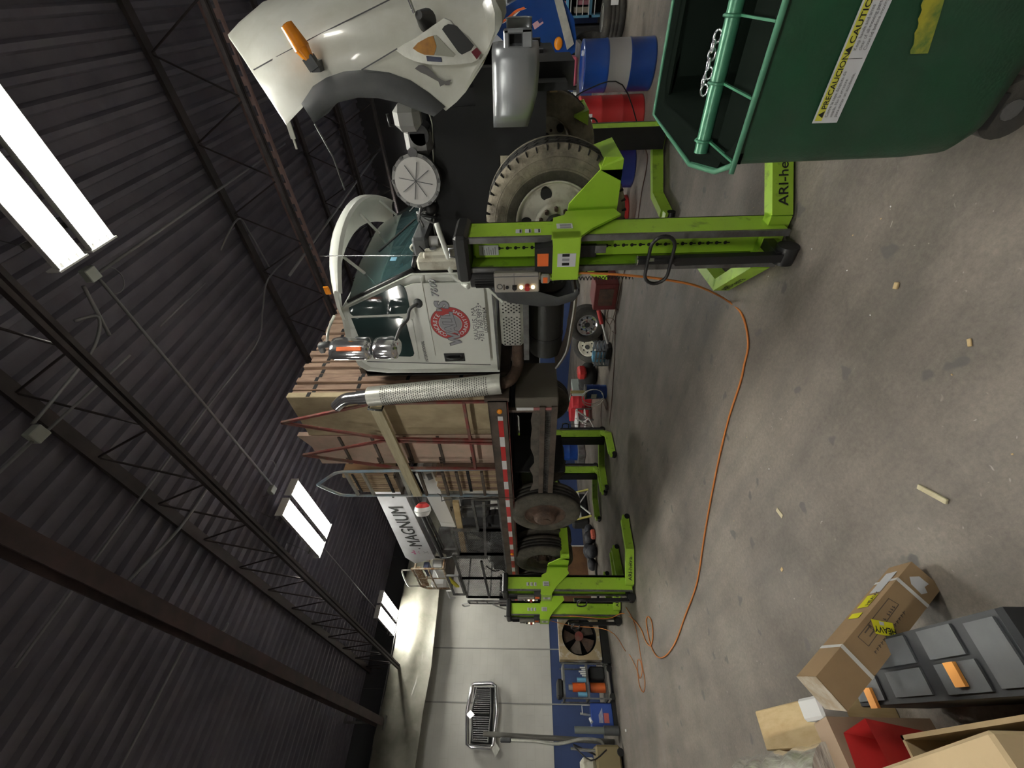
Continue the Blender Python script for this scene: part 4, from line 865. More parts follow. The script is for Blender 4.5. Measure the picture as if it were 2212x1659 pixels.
for x in (-4.63, -5.05): b.box((x-.02, 2.93, 3.40), (x+.02, 3.6, 3.44), BRN)
b.box((-5.12, 2.96, 3.42), (-4.6, 3.6, 3.45), BRN); b.box((-5.12, 3.56, 2.03), (-5.08, 3.6, 3.45), BRN); b.box((-4.6, 3.56, 2.93), (-4.56, 3.6, 3.45), BRN); b.build('shelf_frame', t)
# pale lumber tied along the racks
b = B(); p, q = V(-3.0, 2.86, 3.31), V(-5.05, 2.86, 3.16)
p = PY(812, 882, 2.85); q = PY(903, 1070, 2.85); b.bar(p, q, .04, .115, PINE, up=(0, 0, 1)); tag(b.build('wooden_beam'), 'pale yellow lumber board tied across the red racks', 'wooden board')
b = B(); b.tube([p+V(.02, .03, .07), p+V(.02, -.03, .07), p+V(.0, -.03, -.07), p+V(0, .03, -.07)], .012, BLK); tag(b.build('tie_strap'), 'black strap looped over the front end of the pale lumber board', 'strap')
# tan timber behind the mesh cage
tag(B().bar(PY(984, 1083, 3.02), PY(1003, 1195, 3.02), .04, .09, WOOD).build('wooden_beam'), 'tan timber lying across the mesh cage in the bed', 'wooden board')
# ---- crane with white boom
YM = 3.4
t = thing('boom_crane', 'white boom crane lettered MAGNUM reaching over the rear of the bed', 'crane', (-8.6, 3.7, 2.03))
b = B(); P_ = [PY(770, 968, YM), PY(868, 1200, YM), PY(898, 1219, YM), PY(938, 1204, YM), PY(818, 964, YM)]
P_ = [V(-4.55, YM, 4.10), V(-8.30, YM, 4.20), V(-8.6, YM, 4.06), V(-8.35, YM, 3.60), V(-4.55, YM, 3.70)]
b.prism(P_, (0, .34, 0), mat('boom_white', (.62, .63, .66), .4, vcol=(.5, .5, .52), scale=2)); bm1 = b.build('upper_boom', t)
b = B(); xd = V(1, 0, -.0).normalized(); 
bl = PY(915, 1181, YM); br_ = PY(866, 1082, YM); xd = (br_-bl).normalized(); hgt = .24
[b.text('MAGNUM', INK, bl+V(0, -.002-.0004*k_, .02)+xd*(.007*k_), xd, V(0, 0, 1), .36, bold=.0, sx=.98) for k_ in range(4)]; b.cyl(bl+xd*-.08+V(0, -.003, .1), bl+xd*-.08+V(0, -.001, .1), .02, INK, n=10); b.cyl(br_+V(.12, -.003, .1), br_+V(.12, -.001, .1), .02, INK, n=10)
b.text('*', mat('pink_mark', (.5, .1, .25), .6), bl+xd*-.34+V(0, -.002, .0), xd, V(0, 0, 1), .4, bold=.03); b.text('x', LGRY, bl+xd*-.3+V(0, -.003, -.04), xd, V(0, 0, 1), .2, bold=.02); child(b, 'boom_lettering', bm1)
b = B(); b.cyl(V(-5.0, YM+.05, 3.60), V(-8.4, YM+.05, 3.47), .04, BLK, n=10); b.cyl(V(-5.4, YM+.18, 3.58), V(-8.4, YM+.18, 3.44), .03, GRY, n=10); b.build('boom_cylinder', t)
b = B(); P2 = [PY(897, 1024, 3.12), PY(952, 1133, 3.12), PY(985, 1138, 3.12), PY(932, 1016, 3.12), PY(912, 1016, 3.12)]; b.prism(P2, (0, .25, 0), WPL); b2 = b.build('lower_boom', t)
b = B(); e_ = 3.117; b.prism([PY(902, 1022+0, e_), PY(907, 1036, e_), PY(919, 1034, e_), PY(914, 1020, e_)], (0, .002, 0), LGRY); b.prism([PY(920, 1025, e_), PY(926, 1038, e_), PY(936, 1034, e_), PY(931, 1022, e_)], (0, .002, 0), GINK); b.prism([PY(950, 1128, e_), PY(953, 1137, e_), PY(984, 1139, e_), PY(982, 1131, e_)], (0, .003, 0), WPL); child(b, 'boom_decal', b2)
b = B(); b.box((-8.75, 3.55, 2.03), (-8.25, 4.05, 3.60), GRY, bev=.03); b.box((-8.2, 3.5, 2.9), (-7.3, 3.8, 3.1), DKG); b.cyl((-8.5, 3.8, 2.03), (-8.5, 3.8, 2.2), .4, BLK); b.box((-7.9, 3.6, 2.03), (-7.75, 3.75, 3.2), mat('mould_grey', (.3, .3, .26), .7, vcol=(.2, .19, .15), scale=6)); b.build('crane_post', t)
b = B()
Bk = mat('rusty_cream', (.48, .42, .32), .7, .1, vcol=(.22, .11, .05), scale=9, lo=.42, hi=.62)
YB2 = 3.3; c0, c1 = V(-8.60, YB2, 0), V(-9.95, YB2, 0)
for yy in (YB2, YB2+.7):
    b.tube([V(-8.62, yy, 3.46), V(-8.62, yy, 4.12), V(-9.6, yy, 4.12), V(-9.75, yy, 4.0), V(-9.75, yy, 3.46)], .022, Bk, n=8); b.tube([V(-8.62, yy, 3.46), V(-9.75, yy, 3.46)], .022, Bk, n=8); b.tube([V(-8.62, yy, 3.78), V(-9.75, yy, 3.78)], .018, Bk, n=8); b.tube([V(-9.15, yy, 3.46), V(-9.15, yy, 4.12)], .015, Bk, n=6)
    b.tube([V(-8.7, yy, 4.12)]+smooth([V(-8.7, yy, 4.3), V(-8.8, yy, 4.36), V(-9.55, yy, 4.40), V(-9.62, yy, 4.3)], 4)+[V(-9.6, yy, 4.12)], .017, ALU, n=8)
for xx in (-8.62, -9.75): b.tube([V(xx, YB2, 3.46), V(xx, YB2+.7, 3.46)], .022, Bk); b.tube([V(xx, YB2, 4.05), V(xx, YB2+.7, 4.05)], .022, Bk)
b.build('basket_frame', t)
b = B(); b.box((-9.7, YB2+.03, 3.95), (-8.66, YB2+.06, 4.10), mat('rusty_plate', (.35, .2, .1), .85, vcol=(.6, .5, .36), scale=22, lo=.45, hi=.6)); b.box((-9.74, YB2, 3.42), (-8.62, YB2+.7, 3.46), BRN); b.build('basket_plate', t)
b = B(); b.box((-9.5, YB2+.1, 3.5), (-8.75, YB2+.5, 3.74), WPL, bev=.04); b.box((-9.2, YB2+.05, 3.80), (-8.75, YB2+.2, 3.92), NVY, bev=.02); b.box((-10.0, YB2+.05, 3.6), (-9.78, YB2+.5, 3.95), WPL, bev=.06); b.bar((-9.7, YB2+.02, 3.3), (-9.1, YB2+.02, 3.45), .03, .08, YEL); b.build('basket_gear', t)
b = B(); b.box((-8.72, 3.5, 3.42), (-8.45, 3.9, 3.75), CRM, bev=.05); b.tube(smooth([V(-8.4, 3.45, 3.6), V(-8.3, 3.4, 3.3), V(-8.2, 3.5, 3.0), V(-8.35, 3.55, 2.7)], 4), .02, BLK); b.build('boom_joint', t)
# reel on the lower boom
t = thing('hose_reel', 'small red and white reel sitting beside the lower white boom', 'reel', (-5.95, 3.3, 3.2))
b = B(); c = PY(913, 1100, 3.2); b.cyl(c+V(-.0, 0, -.17), c+V(0, 0, .17), .01, GRY)
ax = V(.7, .7, 0); b2 = B(); b2.cyl(c-ax*.09, c-ax*.02, .10, WPL, n=20, r2=.135); b2.cyl(c-ax*.008, c+ax*.05, .13, WPL, n=20, r2=.12); b2.build('drum', t)
B().cyl(c+ax*.05, c+ax*.10, .11, RED, n=20, r2=.06).build('cap', t)
B().box((c.x-.02, c.y, c.z-.03), (c.x+.02, 3.62, c.z+.03), GRY).build('bracket', t); b.bm.free()
# ---- mesh tool cage at the rear of the bed
t = thing('mesh_cage', 'grey steel cage with expanded mesh sides at the rear of the bed', 'cage', (-7.5, 2.93, 2.07))
YG = 2.93; b = B()
def fr(pts, w=.035, m=GRY):
    for i in range(len(pts)): b.bar(pts[i], pts[(i+1) % len(pts)], w, w, m, up=(0, 1, 0))
z0, z1 = 2.09, 2.98
for (xa, xb, zq) in ((-5.15, -6.1, 2.46), (-6.1, -7.0, 2.88), (-7.0, -8.1, z1), (-8.1, -9.15, z1)): fr([V(xa, YG, z0), V(xb, YG, z0), V(xb, YG, zq), V(xa, YG, zq)])
b.bar(V(-7.3, YG, 2.52), V(-9.15, YG, 2.52), .03, .04, BLK); b.bar(V(-5.2, YG-.01, 2.30), V(-7.0, YG-.01, 2.42), .03, .04, GRY); b.bar(V(-5.2, 3.5, 2.8), V(-6.9, 3.5, 2.8), .04, .04, GRY); b.bar(V(-5.2, 3.5, 2.05), V(-5.2, 3.5, 2.8), .03, .03, GRY); b.bar(V(-6.9, 3.5, 2.05), V(-6.9, 3.5, 2.8), .03, .03, GRY)
for (xa, xb, za, zb) in ((-9.15, -9.15, z0, z1), ):
    for yy in (YG, 5.0): b.bar(V(-9.15, yy, z0), V(-9.15, yy, z1), .035, .035, GRY)
for zz in (z0, 2.5, z1): b.bar(V(-9.15, YG, zz), V(-9.15, 5.0, zz), .03, .03, GRY)
b.build('cage_frame', t)
b = B(); h = .065; pz = .035
x = -6.15
while x > -9.1:
    z = z0
    while z < (z1 if x < -7.0 else 2.86)-.01:
        if True: 
            b.bar(V(x, YG+.02, z), V(x-h, YG+.02, z+pz), .006, .003, GRY, up=(0, 1, 0)); b.bar(V(x-h, YG+.02, z), V(x, YG+.02, z+pz), .006, .003, GRY, up=(0, 1, 0))
        z += pz*1.0
    x -= h
b.build('expanded_mesh', t)
b = B(); fr([V(-7.9, YG-.03, 3.0), V(-8.9, YG-.03, 3.0), V(-8.9, YG-.03, 3.22), V(-7.9, YG-.03, 3.22)], .035); b.tube([V(-8.7, YG-.03, 3.22), V(-8.7, YG-.03, 3.34), V(-9.1, YG-.03, 3.34), V(-9.1, YG-.03, 3.22)], .014, WPL); b.build('cage_rail', t)
b = B(); 
for xx in (-9.45, ):
    fr([V(xx, 2.95, 2.08), V(xx, 2.95, 3.0), V(xx-.25, 2.98, 3.0), V(xx-.25, 2.98, 2.08)], .03)
    for q in (2.35, 2.6, 2.82): b.bar(V(xx, 2.95, q), V(xx-.25, 2.98, q), .02, .02, GRY)
b.tube(smooth([V(-9.6, 2.95, 3.0), V(-9.65, 2.95, 3.15), V(-9.8, 2.95, 3.12), V(-9.75, 2.95, 3.0)], 4), .014, WPL); b.build('rear_gate_ladder', t)
b = B(); b.tube(smooth([V(-9.35, 2.85, 2.45), V(-9.6, 2.85, 2.25), V(-9.7, 2.85, 2.1)], 4), .015, WPL); b.box((-9.95, 3.0, 1.9), (-9.7, 3.6, 2.35), BLKM); b.build('tail_bracket', t)
# machines inside the cage
t = thing('generator', 'black engine driven machine with cables inside the mesh cage', 'machine', (-7.8, 3.2, 2.03))
b = B(); b.box((-8.3, 3.15, 2.03), (-7.25, 3.75, 2.42), BLKM, bev=.06); b.build('housing', t)
b = B(); b.cyl((-7.6, 3.12, 2.25), (-7.6, 3.2, 2.25), .15, BLK, n=20); b.cyl((-7.3, 3.2, 2.35), (-7.9, 3.2, 2.42), .05, GRY); b.box((-7.5, 3.12, 2.36), (-7.3, 3.3, 2.48), GRY, bev=.02); b.build('engine', t)
b = B(); b.tube(smooth([V(-8.0, 3.12, 2.5), V(-8.2, 3.1, 2.35), V(-8.1, 3.1, 2.2), V(-8.4, 3.12, 2.12), V(-8.55, 3.12, 2.3)], 4), .014, BLK); b.tube(smooth([V(-8.2, 3.12, 2.15), V(-8.45, 3.12, 2.2), V(-8.6, 3.12, 2.1)], 4), .018, WPL); b.build('cable', t)
t = thing('hand_cart', 'dark hand cart with a pale handle in the middle of the cage', 'cart', (-6.4, 3.3, 2.03))
b = B(); b.box((-6.9, 3.2, 2.03), (-5.9, 3.8, 2.1), BLK); b.cyl((-6.2, 3.15, 2.2), (-6.2, 3.25, 2.2), .17, BLKM, n=24); b.build('frame', t)
b = B(); b.tube([V(-5.8, 3.2, 2.1), V(-5.9, 3.2, 2.9), V(-6.5, 3.2, 2.95), V(-6.6, 3.2, 2.1)], .02, GRY); b.box((-6.15, 3.15, 2.3), (-5.95, 3.5, 2.75), DKG, bev=.03); b.build('handle', t)
b = B(); b.prism([V(-6.55, 3.2, 2.88), V(-7.15, 3.2, 2.36), V(-6.55, 3.2, 2.36)], (0, .3, 0), BLKM); b.build('hopper', t)
tag(B().tube([PY(1062, 1073, 2.8), PY(1115, 1077, 2.8)], .008, BRN, n=6).tube(smooth([PY(945, 1066, 2.85), PY(953, 1072, 2.82), PY(955, 1083, 2.82), PY(965, 1080, 2.82), PY(1062, 1073, 2.8)], 4), .006, GRY, n=6).build('rope'), 'frayed rope hanging over the rail beside the ladder rack', 'rope')
# ================================================================= FAR FLOOR ITEMS
def drum(p, r, h, m, label, grp=None, band=None, bm_=None, capm=None):
    t = thing('steel_drum', label, 'drum', p, grp); b = B(); c = V(*p)
    pr_ = [(0, 0), (r, 0), (r*1.01, .02), (r, .03), (r, h*.32), (r*1.02, h*.335), (r, h*.35), (r, h*.65), (r*1.02, h*.665), (r, h*.68), (r, h-.03), (r*1.01, h-.02), (r, h), (r*.97, h-.015), (0, h-.015)]
    ms = [m]*14
    if band: ms[6] = band
    b.lathe(pr_, c, (0, 0, 1), m, n=40, mats=ms); b.build('barrel', t)
    if capm: B().cyl(c+V(r*.5, 0, h-.015), c+V(r*.5, 0, h+.01), .03, capm, n=12).build('bung', t)
    return t
d = drum((-.86, 6.78, 0), .285, .90, BLU, 'blue steel drum with a grey middle band, nearest the frame edge', band=mat('band_grey', (.3, .29, .29), .45, .2), capm=WPL)
d = drum((-1.50, 6.95, 0), .29, .88, RED, 'red steel drum with a white label beside the blue banded drum', capm=WPL)
b = B(); q = V(-1.60, 6.665, 0)
for k in range(7): pass
b.grid([[V(-1.50+.294*math.sin(a), 6.95-.294*math.cos(a), z) for a in (-.45, -.3, -.15, 0, .15, .3, .45)] for z in (.72, .84)], WHTT)
b.text('AW AD', INK, V(-1.61, 6.65, .785), V(1, .02, 0), V(0, 0, 1), .055, bold=.02); b.text('VITH.', INK, V(-1.61, 6.65, .73), V(1, .02, 0), V(0, 0, 1), .055, bold=.02)
o = b.build('drum_label', d, fix=False)
drum((-2.15, 6.95, 0), .29, .88, BLD, 'dark blue drum mostly hidden behind the front tyre', capm=WPL)
drum((-2.85, 6.9, 0), .28, .62, RED, 'low red drum in shadow behind the near lift fork')
t = thing('rusty_crate', 'dark red box with a worn rusty patch on the floor behind the front wheel', 'box', (-4.2, 6.75, 0))
b = B(); b.box((-4.5, 6.5, 0), (-3.95, 7.0, .42), mat('maroon', (.12, .015, .015), .6), bev=.01); bb = b.build('shell', t)
B().box((-4.4, 6.494, .08), (-4.05, 6.499, .34), RST).build('rust_patch', t)
def wheel(p, r, w, ax, rm, label, nm='spare_wheel'):
    t = thing(nm, label, 'wheel', p); c = V(*p); b = B(); tyre(b, c, V(*ax), r, w, RUB, RUB, 32); b.build('tyre', t)
    a = V(*ax); b = B(); b.lathe([(r*.57, .02), (r*.58, 0), (r*.52, .01), (r*.45, .05), (r*.25, .06), (r*.2, .03), (0, .03)], c, a, rm, n=32); b.build('rim', t)
    b = B(); u = a.cross(V(0, 0, 1)).normalized(); v = u.cross(a)
    for k in range(8):
        d = u*math.cos(k*PI/4)+v*math.sin(k*PI/4); b.cyl(c+a*.045+d*r*.36, c+a*.053+d*r*.36, r*.05, BLKM, n=8)
    b.cyl(c+a*.02, c+a*.034, r*.15, BLKM, n=12); b.build('bolt_holes', t); return t
wheel((-5.3, 7.1, .38), .40, .28, (-.3, 1, .1), CHR, 'spare wheel with a chrome rim lying behind the fuel tank')
wheel((-5.95, 7.15, .33), .38, .28, (-.25, .75, -.55), CRM, 'spare wheel with a cream rim beside the chrome one')
t = thing('plastic_crate', 'clear grey plastic crate on the floor by the cream rimmed wheel', 'crate', (-5.5, 6.4, 0))
GCR = mat('crate_grey', (.2, .22, .25), .3, coat=.3)
b = B(); b.box((-5.75, 6.3, .0), (-5.35, 6.65, .03), GCR)
for (a, c) in (((-5.75, 6.3), (-5.35, 6.32)), ((-5.75, 6.63), (-5.35, 6.65)), ((-5.75, 6.3), (-5.73, 6.65)), ((-5.37, 6.3), (-5.35, 6.65))):
    for zz in (.05, .12, .19, .26): b.box((a[0], a[1], zz), (c[0], c[1], zz+.035), GCR)
for xx in (-5.75, -5.56, -5.37):
    for yy in (6.3, 6.63): b.box((xx, yy, 0), (xx+.02, yy+.02, .3), GCR)
b.build('basket', t); B().box((-5.68, 6.36, .05), (-5.5, 6.5, .33), LBL).build('blue_insert', t)
t = thing('floor_jack', 'red handled floor jack lying near the chrome rimmed wheel', 'jack', (-4.9, 6.4, .0))
B().cyl((-5.25, 6.35, .06), (-4.6, 6.55, .28), .02, WPL).build('handle', t); B().cyl((-4.8, 6.48, .22), (-4.55, 6.57, .30), .04, RED).build('grip', t); B().box((-5.5, 6.2, .0), (-5.2, 6.42, .1), BLK, bev=.02).build('body', t)
tag(B().ball((-6.9, 7.2, .22), .3, BLKM, sc=(1.4, .9, .75)).ball((-7.3, 7.3, .2), .25, BLKM, sc=(1, .9, .8)).build('black_bag'), 'black sack slumped on the floor behind the cab steps', 'bag')
tag(B().box((-6.75, 6.9, .3), (-6.5, 7.2, .5), RED, bev=.05).build('fuel_can'), 'dark red can on top of the black sack', 'can')
t = thing('grease_pail', 'blue pail with a grease pump and coiled pale hose standing under the truck', 'pail', (-6.35, 6.15, 0))
B().cyl((-6.35, 6.15, 0), (-6.35, 6.15, .42), .15, BLU, n=28, r2=.16).cyl((-6.35, 6.15, .14), (-6.35, 6.15, .15), .163, BLU, n=28).cyl((-6.35, 6.15, .28), (-6.35, 6.15, .29), .165, BLU, n=28).build('bucket', t)
B().cyl((-6.35, 6.15, .42), (-6.35, 6.15, .45), .165, GRY, n=24).cyl((-6.35, 6.15, .45), (-6.35, 6.15, .75), .035, YEL and mat('brass', (.5, .42, .2), .4, .5), n=12).tube([V(-6.35, 6.15, .72), V(-6.55, 6.05, .78), V(-6.75, 5.95, .8)], .012, ALU).build('pump', t)
B().tube([V(-6.35+.24*math.cos(a), 5.98+.04*math.sin(a*.5), .30+.22*math.sin(a)) for a in [k*.3 for k in range(40)]], .008, WPL, n=6).build('hose', t)
B().box((-6.38, 5.983, .22), (-6.26, 5.99, .33), PAPER).build('pail_label', t)
RD = mat('bright_red_drum', (.5, .03, .04), .4)
drum((-8.1, 7.6, .0), .27, .50, RD, 'bright red barrel lying under the truck beside the pail', 'red barrels under the truck', capm=BLK)
drum((-8.75, 7.7, .0), .27, .50, RD, 'bright red barrel farther back, half hidden by the rear tyre', 'red barrels under the truck')
tag(B().box((-7.75, 7.35, 0), (-7.55, 7.8, .52), mat('grey_green', (.28, .32, .3), .6), bev=.01).build('tool_chest'), 'grey green cabinet standing against the bright red barrel', 'cabinet')
t = thing('paint_shelf', 'small white topped cart with boxes beside the opposite lift', 'cart', (-8.3, 6.9, 0))
B().box((-8.6, 6.8, .38), (-8.05, 7.2, .42), WPL).box((-8.6, 6.8, .18), (-8.05, 7.2, .21), WPL).build('shelf', t)
b = B()
for xx in (-8.6, -8.08):
    for yy in (6.8, 7.17): b.box((xx, yy, 0), (xx+.03, yy+.03, .42), GRY)
b.build('leg_frame', t); B().box((-8.5, 6.85, .21), (-8.15, 7.1, .34), mat('mauve_box', (.25, .18, .19), .7)).build('parts_box', t)
t = thing('creeper_frame', 'folded white metal frame leaning on the floor by the red barrels', 'frame', (-7.7, 6.7, 0))
B().tube([V(-7.45, 6.6, .52), V(-7.75, 6.6, .18), V(-8.05, 6.7, .3)], .018, WPL).tube([V(-7.75, 6.6, .5), V(-7.98, 6.6, .2)], .018, WPL).tube([V(-7.75, 6.6, .18), V(-8.1, 6.6, .02)], .018, WPL).build('frame', t)
drum((-10.2, 7.4, 0), .28, .68, BLU, 'blue drum seen between the two opposite lifts', band=None)
tag(B().box((-10.5, 7.05, 0), (-9.9, 7.6, .22), GRY, bev=.02).build('parts_tray'), 'grey parts tray on the floor in front of the blue drum', 'tray')
t = thing('stepladder', 'yellow and white frame stand by the blue wainscot under the truck', 'stand', (-10.6, 5.9, 0))
YLW = mat('pale_yellow', (.6, .56, .12), .5)
for yy in (5.35, 6.15): B().bar((-10.3, yy, .0), (-10.6, yy, .62), .04, .04, YLW).build('side_rail', t)
B().box((-10.47, 5.35, .26), (-10.42, 6.15, .31), WPL).bar((-10.42, 5.75, .3), (-10.3, 6.1, .02), .03, .03, WPL).bar((-10.42, 5.75, .3), (-10.3, 5.4, .02), .03, .03, WPL).box((-10.6, 5.38, .55), (-10.56, 6.13, .6), WPL).build('cross_bar', t)
tag(B().box((-11.2, 5.4, 0), (-10.75, 6.3, .45), BLKM, bev=.05).build('dark_cabinet'), 'dark low cabinet behind the yellow and white stand', 'cabinet')
random.seed(5)
for k, (x, yv, s) in enumerate(((-10.4, 5.0, .15), (-10.3, 4.75, .17), (-10.5, 4.5, .2), (-10.2, 4.35, .16), (-10.5, 4.15, .15))):
    tag(B().ball((x, yv, s*.75), s, mat('black_rag', (.02, .022, .03), .6, bump=.8, bscale=12), sc=(1.2, 1, .75+.1*(k % 2))).build('rag_bundle'), ORD[k]+' black crumpled bundle counting from the stepladder along the blue wainscot', 'bundle', 'black bundles by the blue wainscot')
tag(B().box((-10.15, 4.62, 0), (-10.0, 4.85, .12), mat('coral', (.55, .12, .08), .6), bev=.03).build('red_glove'), 'coral red rag among the black bundles', 'rag')
t = thing('plywood_sheet', 'brown stained plywood sheet leaning on the end wall behind the rear wheels', 'plywood sheet', (-12.2, 4.2, 0))
B().box((-12.25, 3.5, .0), (-12.2, 5.35, .95), mat('stained_ply', (.2, .1, .045), .85, vcol=(.11, .05, .025), scale=3)).build('sheet', t); B().box((-12.25, 5.35, .0), (-12.19, 5.38, .98), WPL).build('white_edge', t)
tag(B().tube(smooth([V(-10.3, 4.1, .03), V(-10.1, 3.8, .1), V(-10.4, 3.5, .05), V(-10.2, 3.2, .12), V(-10.5, 3.0, .04)], 4), .03, BLK).build('chain_hoist'), 'black chain on the floor before the plywood sheet', 'chain')
# ---- end wall items
t = thing('floor_fan', 'large shop fan in a worn plywood housing by the hindmost lift', 'fan', (-10.2, 2.45, 0))
b = B(); R = .37; yc, zc_ = 2.50, .62; n = 40; hw = .44
def sq(a): 
    c, s = math.cos(a), math.sin(a); k = hw/max(abs(c), abs(s)); return (c*k, s*k)
FW = mat('fan_plywood', (.42, .33, .2), .8, vcol=(.6, .56, .48), scale=7, lo=.5, hi=.62)
i1 = [V(-10.18, yc+R*math.cos(2*PI*k/n), zc_+R*math.sin(2*PI*k/n)) for k in range(n+1)]; o1 = [V(-10.18, yc+sq(2*PI*k/n)[0], zc_+sq(2*PI*k/n)[1]) for k in range(n+1)]
b.grid([i1, o1], FW, smooth=False); b.grid([[p+V(-.25, 0, 0) for p in i1], i1], BLKM); b.grid([o1, [p+V(-.28, 0, 0) for p in o1]], FW, smooth=False); b.build('housing', t)
b = B()
for k in range(5):
    a = 2*PI*k/5+.3; rr = []
    for r in (.08, .2, .33): rr.append([V(-10.27+.06*math.sin(q*1.2), yc+r*math.cos(a+q), zc_+r*math.sin(a+q)) for q in (-.42, -.2, 0, .2, .42)])
    b.grid(rr, RST if k % 2 else BRN, thick=(-.006, 0, 0))
b.build('fan_blades', t); B().cyl((-10.3, yc, zc_), (-10.2, yc, zc_), .09, REDR, n=20).build('hub', t)
B().box((-10.46, yc-.44, zc_-.44), (-10.43, yc+.44, zc_+.44), BLKM).build('back_panel', t)
B().box((-10.45, 2.0, 0.0), (-10.15, 3.0, .16), BLK).build('stand', t)
t = thing('service_cart', 'grey tool cart with an orange bottle and cylinder next to the floor fan', 'cart', (-10.35, 1.7, 0))
b = B()
for zz in (.12, .50, .98): b.box((-10.75, 1.40, zz), (-10.2, 2.0, zz+.035), GRY)
for xx in (-10.75, -10.22):
    for yy in (1.40, 1.98): b.box((xx, yy, .08), (xx+.025, yy+.025, 1.05), GRY)
b.build('frame', t)
for yy in (1.45, 1.92): B().cyl((-10.25, yy, .05), (-10.21, yy, .05), .06, BLK, n=14).build('caster', t)
tag(B().cyl((-10.4, 1.62, .56), (-10.4, 1.62, .82), .08, mat('jug_orange', (.75, .12, .02), .4), n=20).cyl((-10.4, 1.62, .82), (-10.4, 1.62, .90), .05, WPL, n=16).build('hand_cleaner_bottle'), 'orange bottle with white lid on the middle shelf of the grey cart', 'bottle')
tag(B().cyl((-10.4, 1.62, .16), (-10.4, 1.62, .46), .085, mat('tank_orange', (.62, .13, .03), .5), n=24).build('orange_canister'), 'orange canister on the bottom shelf of the grey cart', 'canister')
for k, yy in enumerate((1.50, 1.74)): tag(B().cyl((-10.35, yy, .54), (-10.35, yy, .72), .04, LBL, n=14).build('spray_can'), ('light blue spray can left of the orange bottle', 'light blue spray can right of the orange bottle')[k], 'spray can')
for k in range(5): tag(B().cyl((-10.28, 1.80+.035*k, .54), (-10.28, 1.80+.035*k, .62+.03*(k % 3)), .014, WPL, n=10).build('socket'), ORD[k]+' white capped tube from the right side of the orange bottle on the grey cart', 'tube', 'tubes on the grey cart')
tag(B().box((-10.7, 1.75, .15), (-10.3, 1.97, .45), BLKM, bev=.02).build('battery'), 'black battery on the bottom shelf of the grey cart', 'battery')
tag(B().box((-10.75, 1.45, 1.02), (-10.3, 1.75, 1.14), BLKM, bev=.03).build('tool_bag'), 'black tool bag on top of the grey cart', 'bag')
t = thing('blue_bin', 'blue box with a white and red label and rods standing in it', 'box', (-10.3, 1.15, 0))
B().box((-10.6, .98, .08), (-10.3, 1.36, .50), mat('box_blue', (.02, .06, .3), .5), bev=.012).box((-10.62, .95, .0), (-10.28, 1.4, .08), BLK).build('case', t)
b = B(); b.box((-10.299, 1.05, .16), (-10.296, 1.2, .26), mat('label_red', (.5, .12, .1), .5))
for k in range(6): b.box((-10.299, 1.05, .28+.014*k), (-10.296, 1.28-.02*k, .286+.014*k), WPL)
b.build('case_label', t); B().tube([V(-10.4, 1.33, .5), V(-10.4, 1.33, .66), V(-10.4, 1.2, .66)], .01, WPL).cyl((-10.45, 1.18, .5), (-10.42, 1.2, .70), .02, ALU).build('rods', t)
tag(B().cyl((-10.3, 1.05, .50), (-10.38, 1.12, .52), .03, WPL, n=12).build('paper_cup'), 'white cup lying on the corner of the blue box', 'cup')
tag(B().cyl((-10.2, .93, .02), (-10.22, .93, .85), .055, mat('pipe_grey', (.16, .18, .17), .5), n=18).cyl((-10.2, .93, .02), (-10.2, .93, .3), .075, DKG, n=18).build('grey_pipe'), 'thick short grey pipe standing beside the blue box', 'pipe')
tag(B().cyl((-10.9, .82, 0.02), (-10.92, .90, 2.66), .045, mat('pole_grey', (.15, .145, .13), .5, .4), n=16).build('metal_pole'), 'tall grey metal pole standing against the end wall under the grille', 'pole')
tag(B().tube(smooth([V(-10.75, .80, 2.12), V(-10.72, .79, 1.6), V(-10.7, .76, 1.15), V(-10.7, .84, .65), V(-10.72, .80, .3), V(-10.75, .6, .25)], 5), .028, ALU, n=10).box((-10.8, .76, 2.08), (-10.7, .84, 2.3), DKG, bev=.02).build('bent_pipe'), 'shiny bent pipe with a dark head leaning beside the tall pole', 'pipe')
t = thing('floor_scrubber', 'cream and black machine with tubes at the bottom left edge of the wall', 'machine', (-10.3, .45, 0))
B().box((-10.6, .2, .05), (-10.1, .72, .5), mat('drab_brown', (.2, .16, .08), .6), bev=.03).box((-10.5, .3, .5), (-10.2, .55, .78), CRM, bev=.06).build('body', t)
B().cyl((-10.15, .62, .1), (-10.2, .66, .95), .025, CHR).cyl((-10.2, .55, .4), (-10.2, .72, .9), .015, BLK).tube(smooth([V(-10.15, .7, .9), V(-10.1, .5, .6), V(-10.1, .65, .3)], 4), .012, BLK).build('tubes', t)
for yy in (.28, .62): B().cyl((-10.12, yy, .06), (-10.05, yy, .06), .06, BLK, n=14).build('caster', t)
tag(B().cyl((-9.9, .35, .05), (-9.85, .1, .3), .05, BLK, n=12).build('hand_torch'), 'black tube leaning on the machine at the left edge', 'tube')
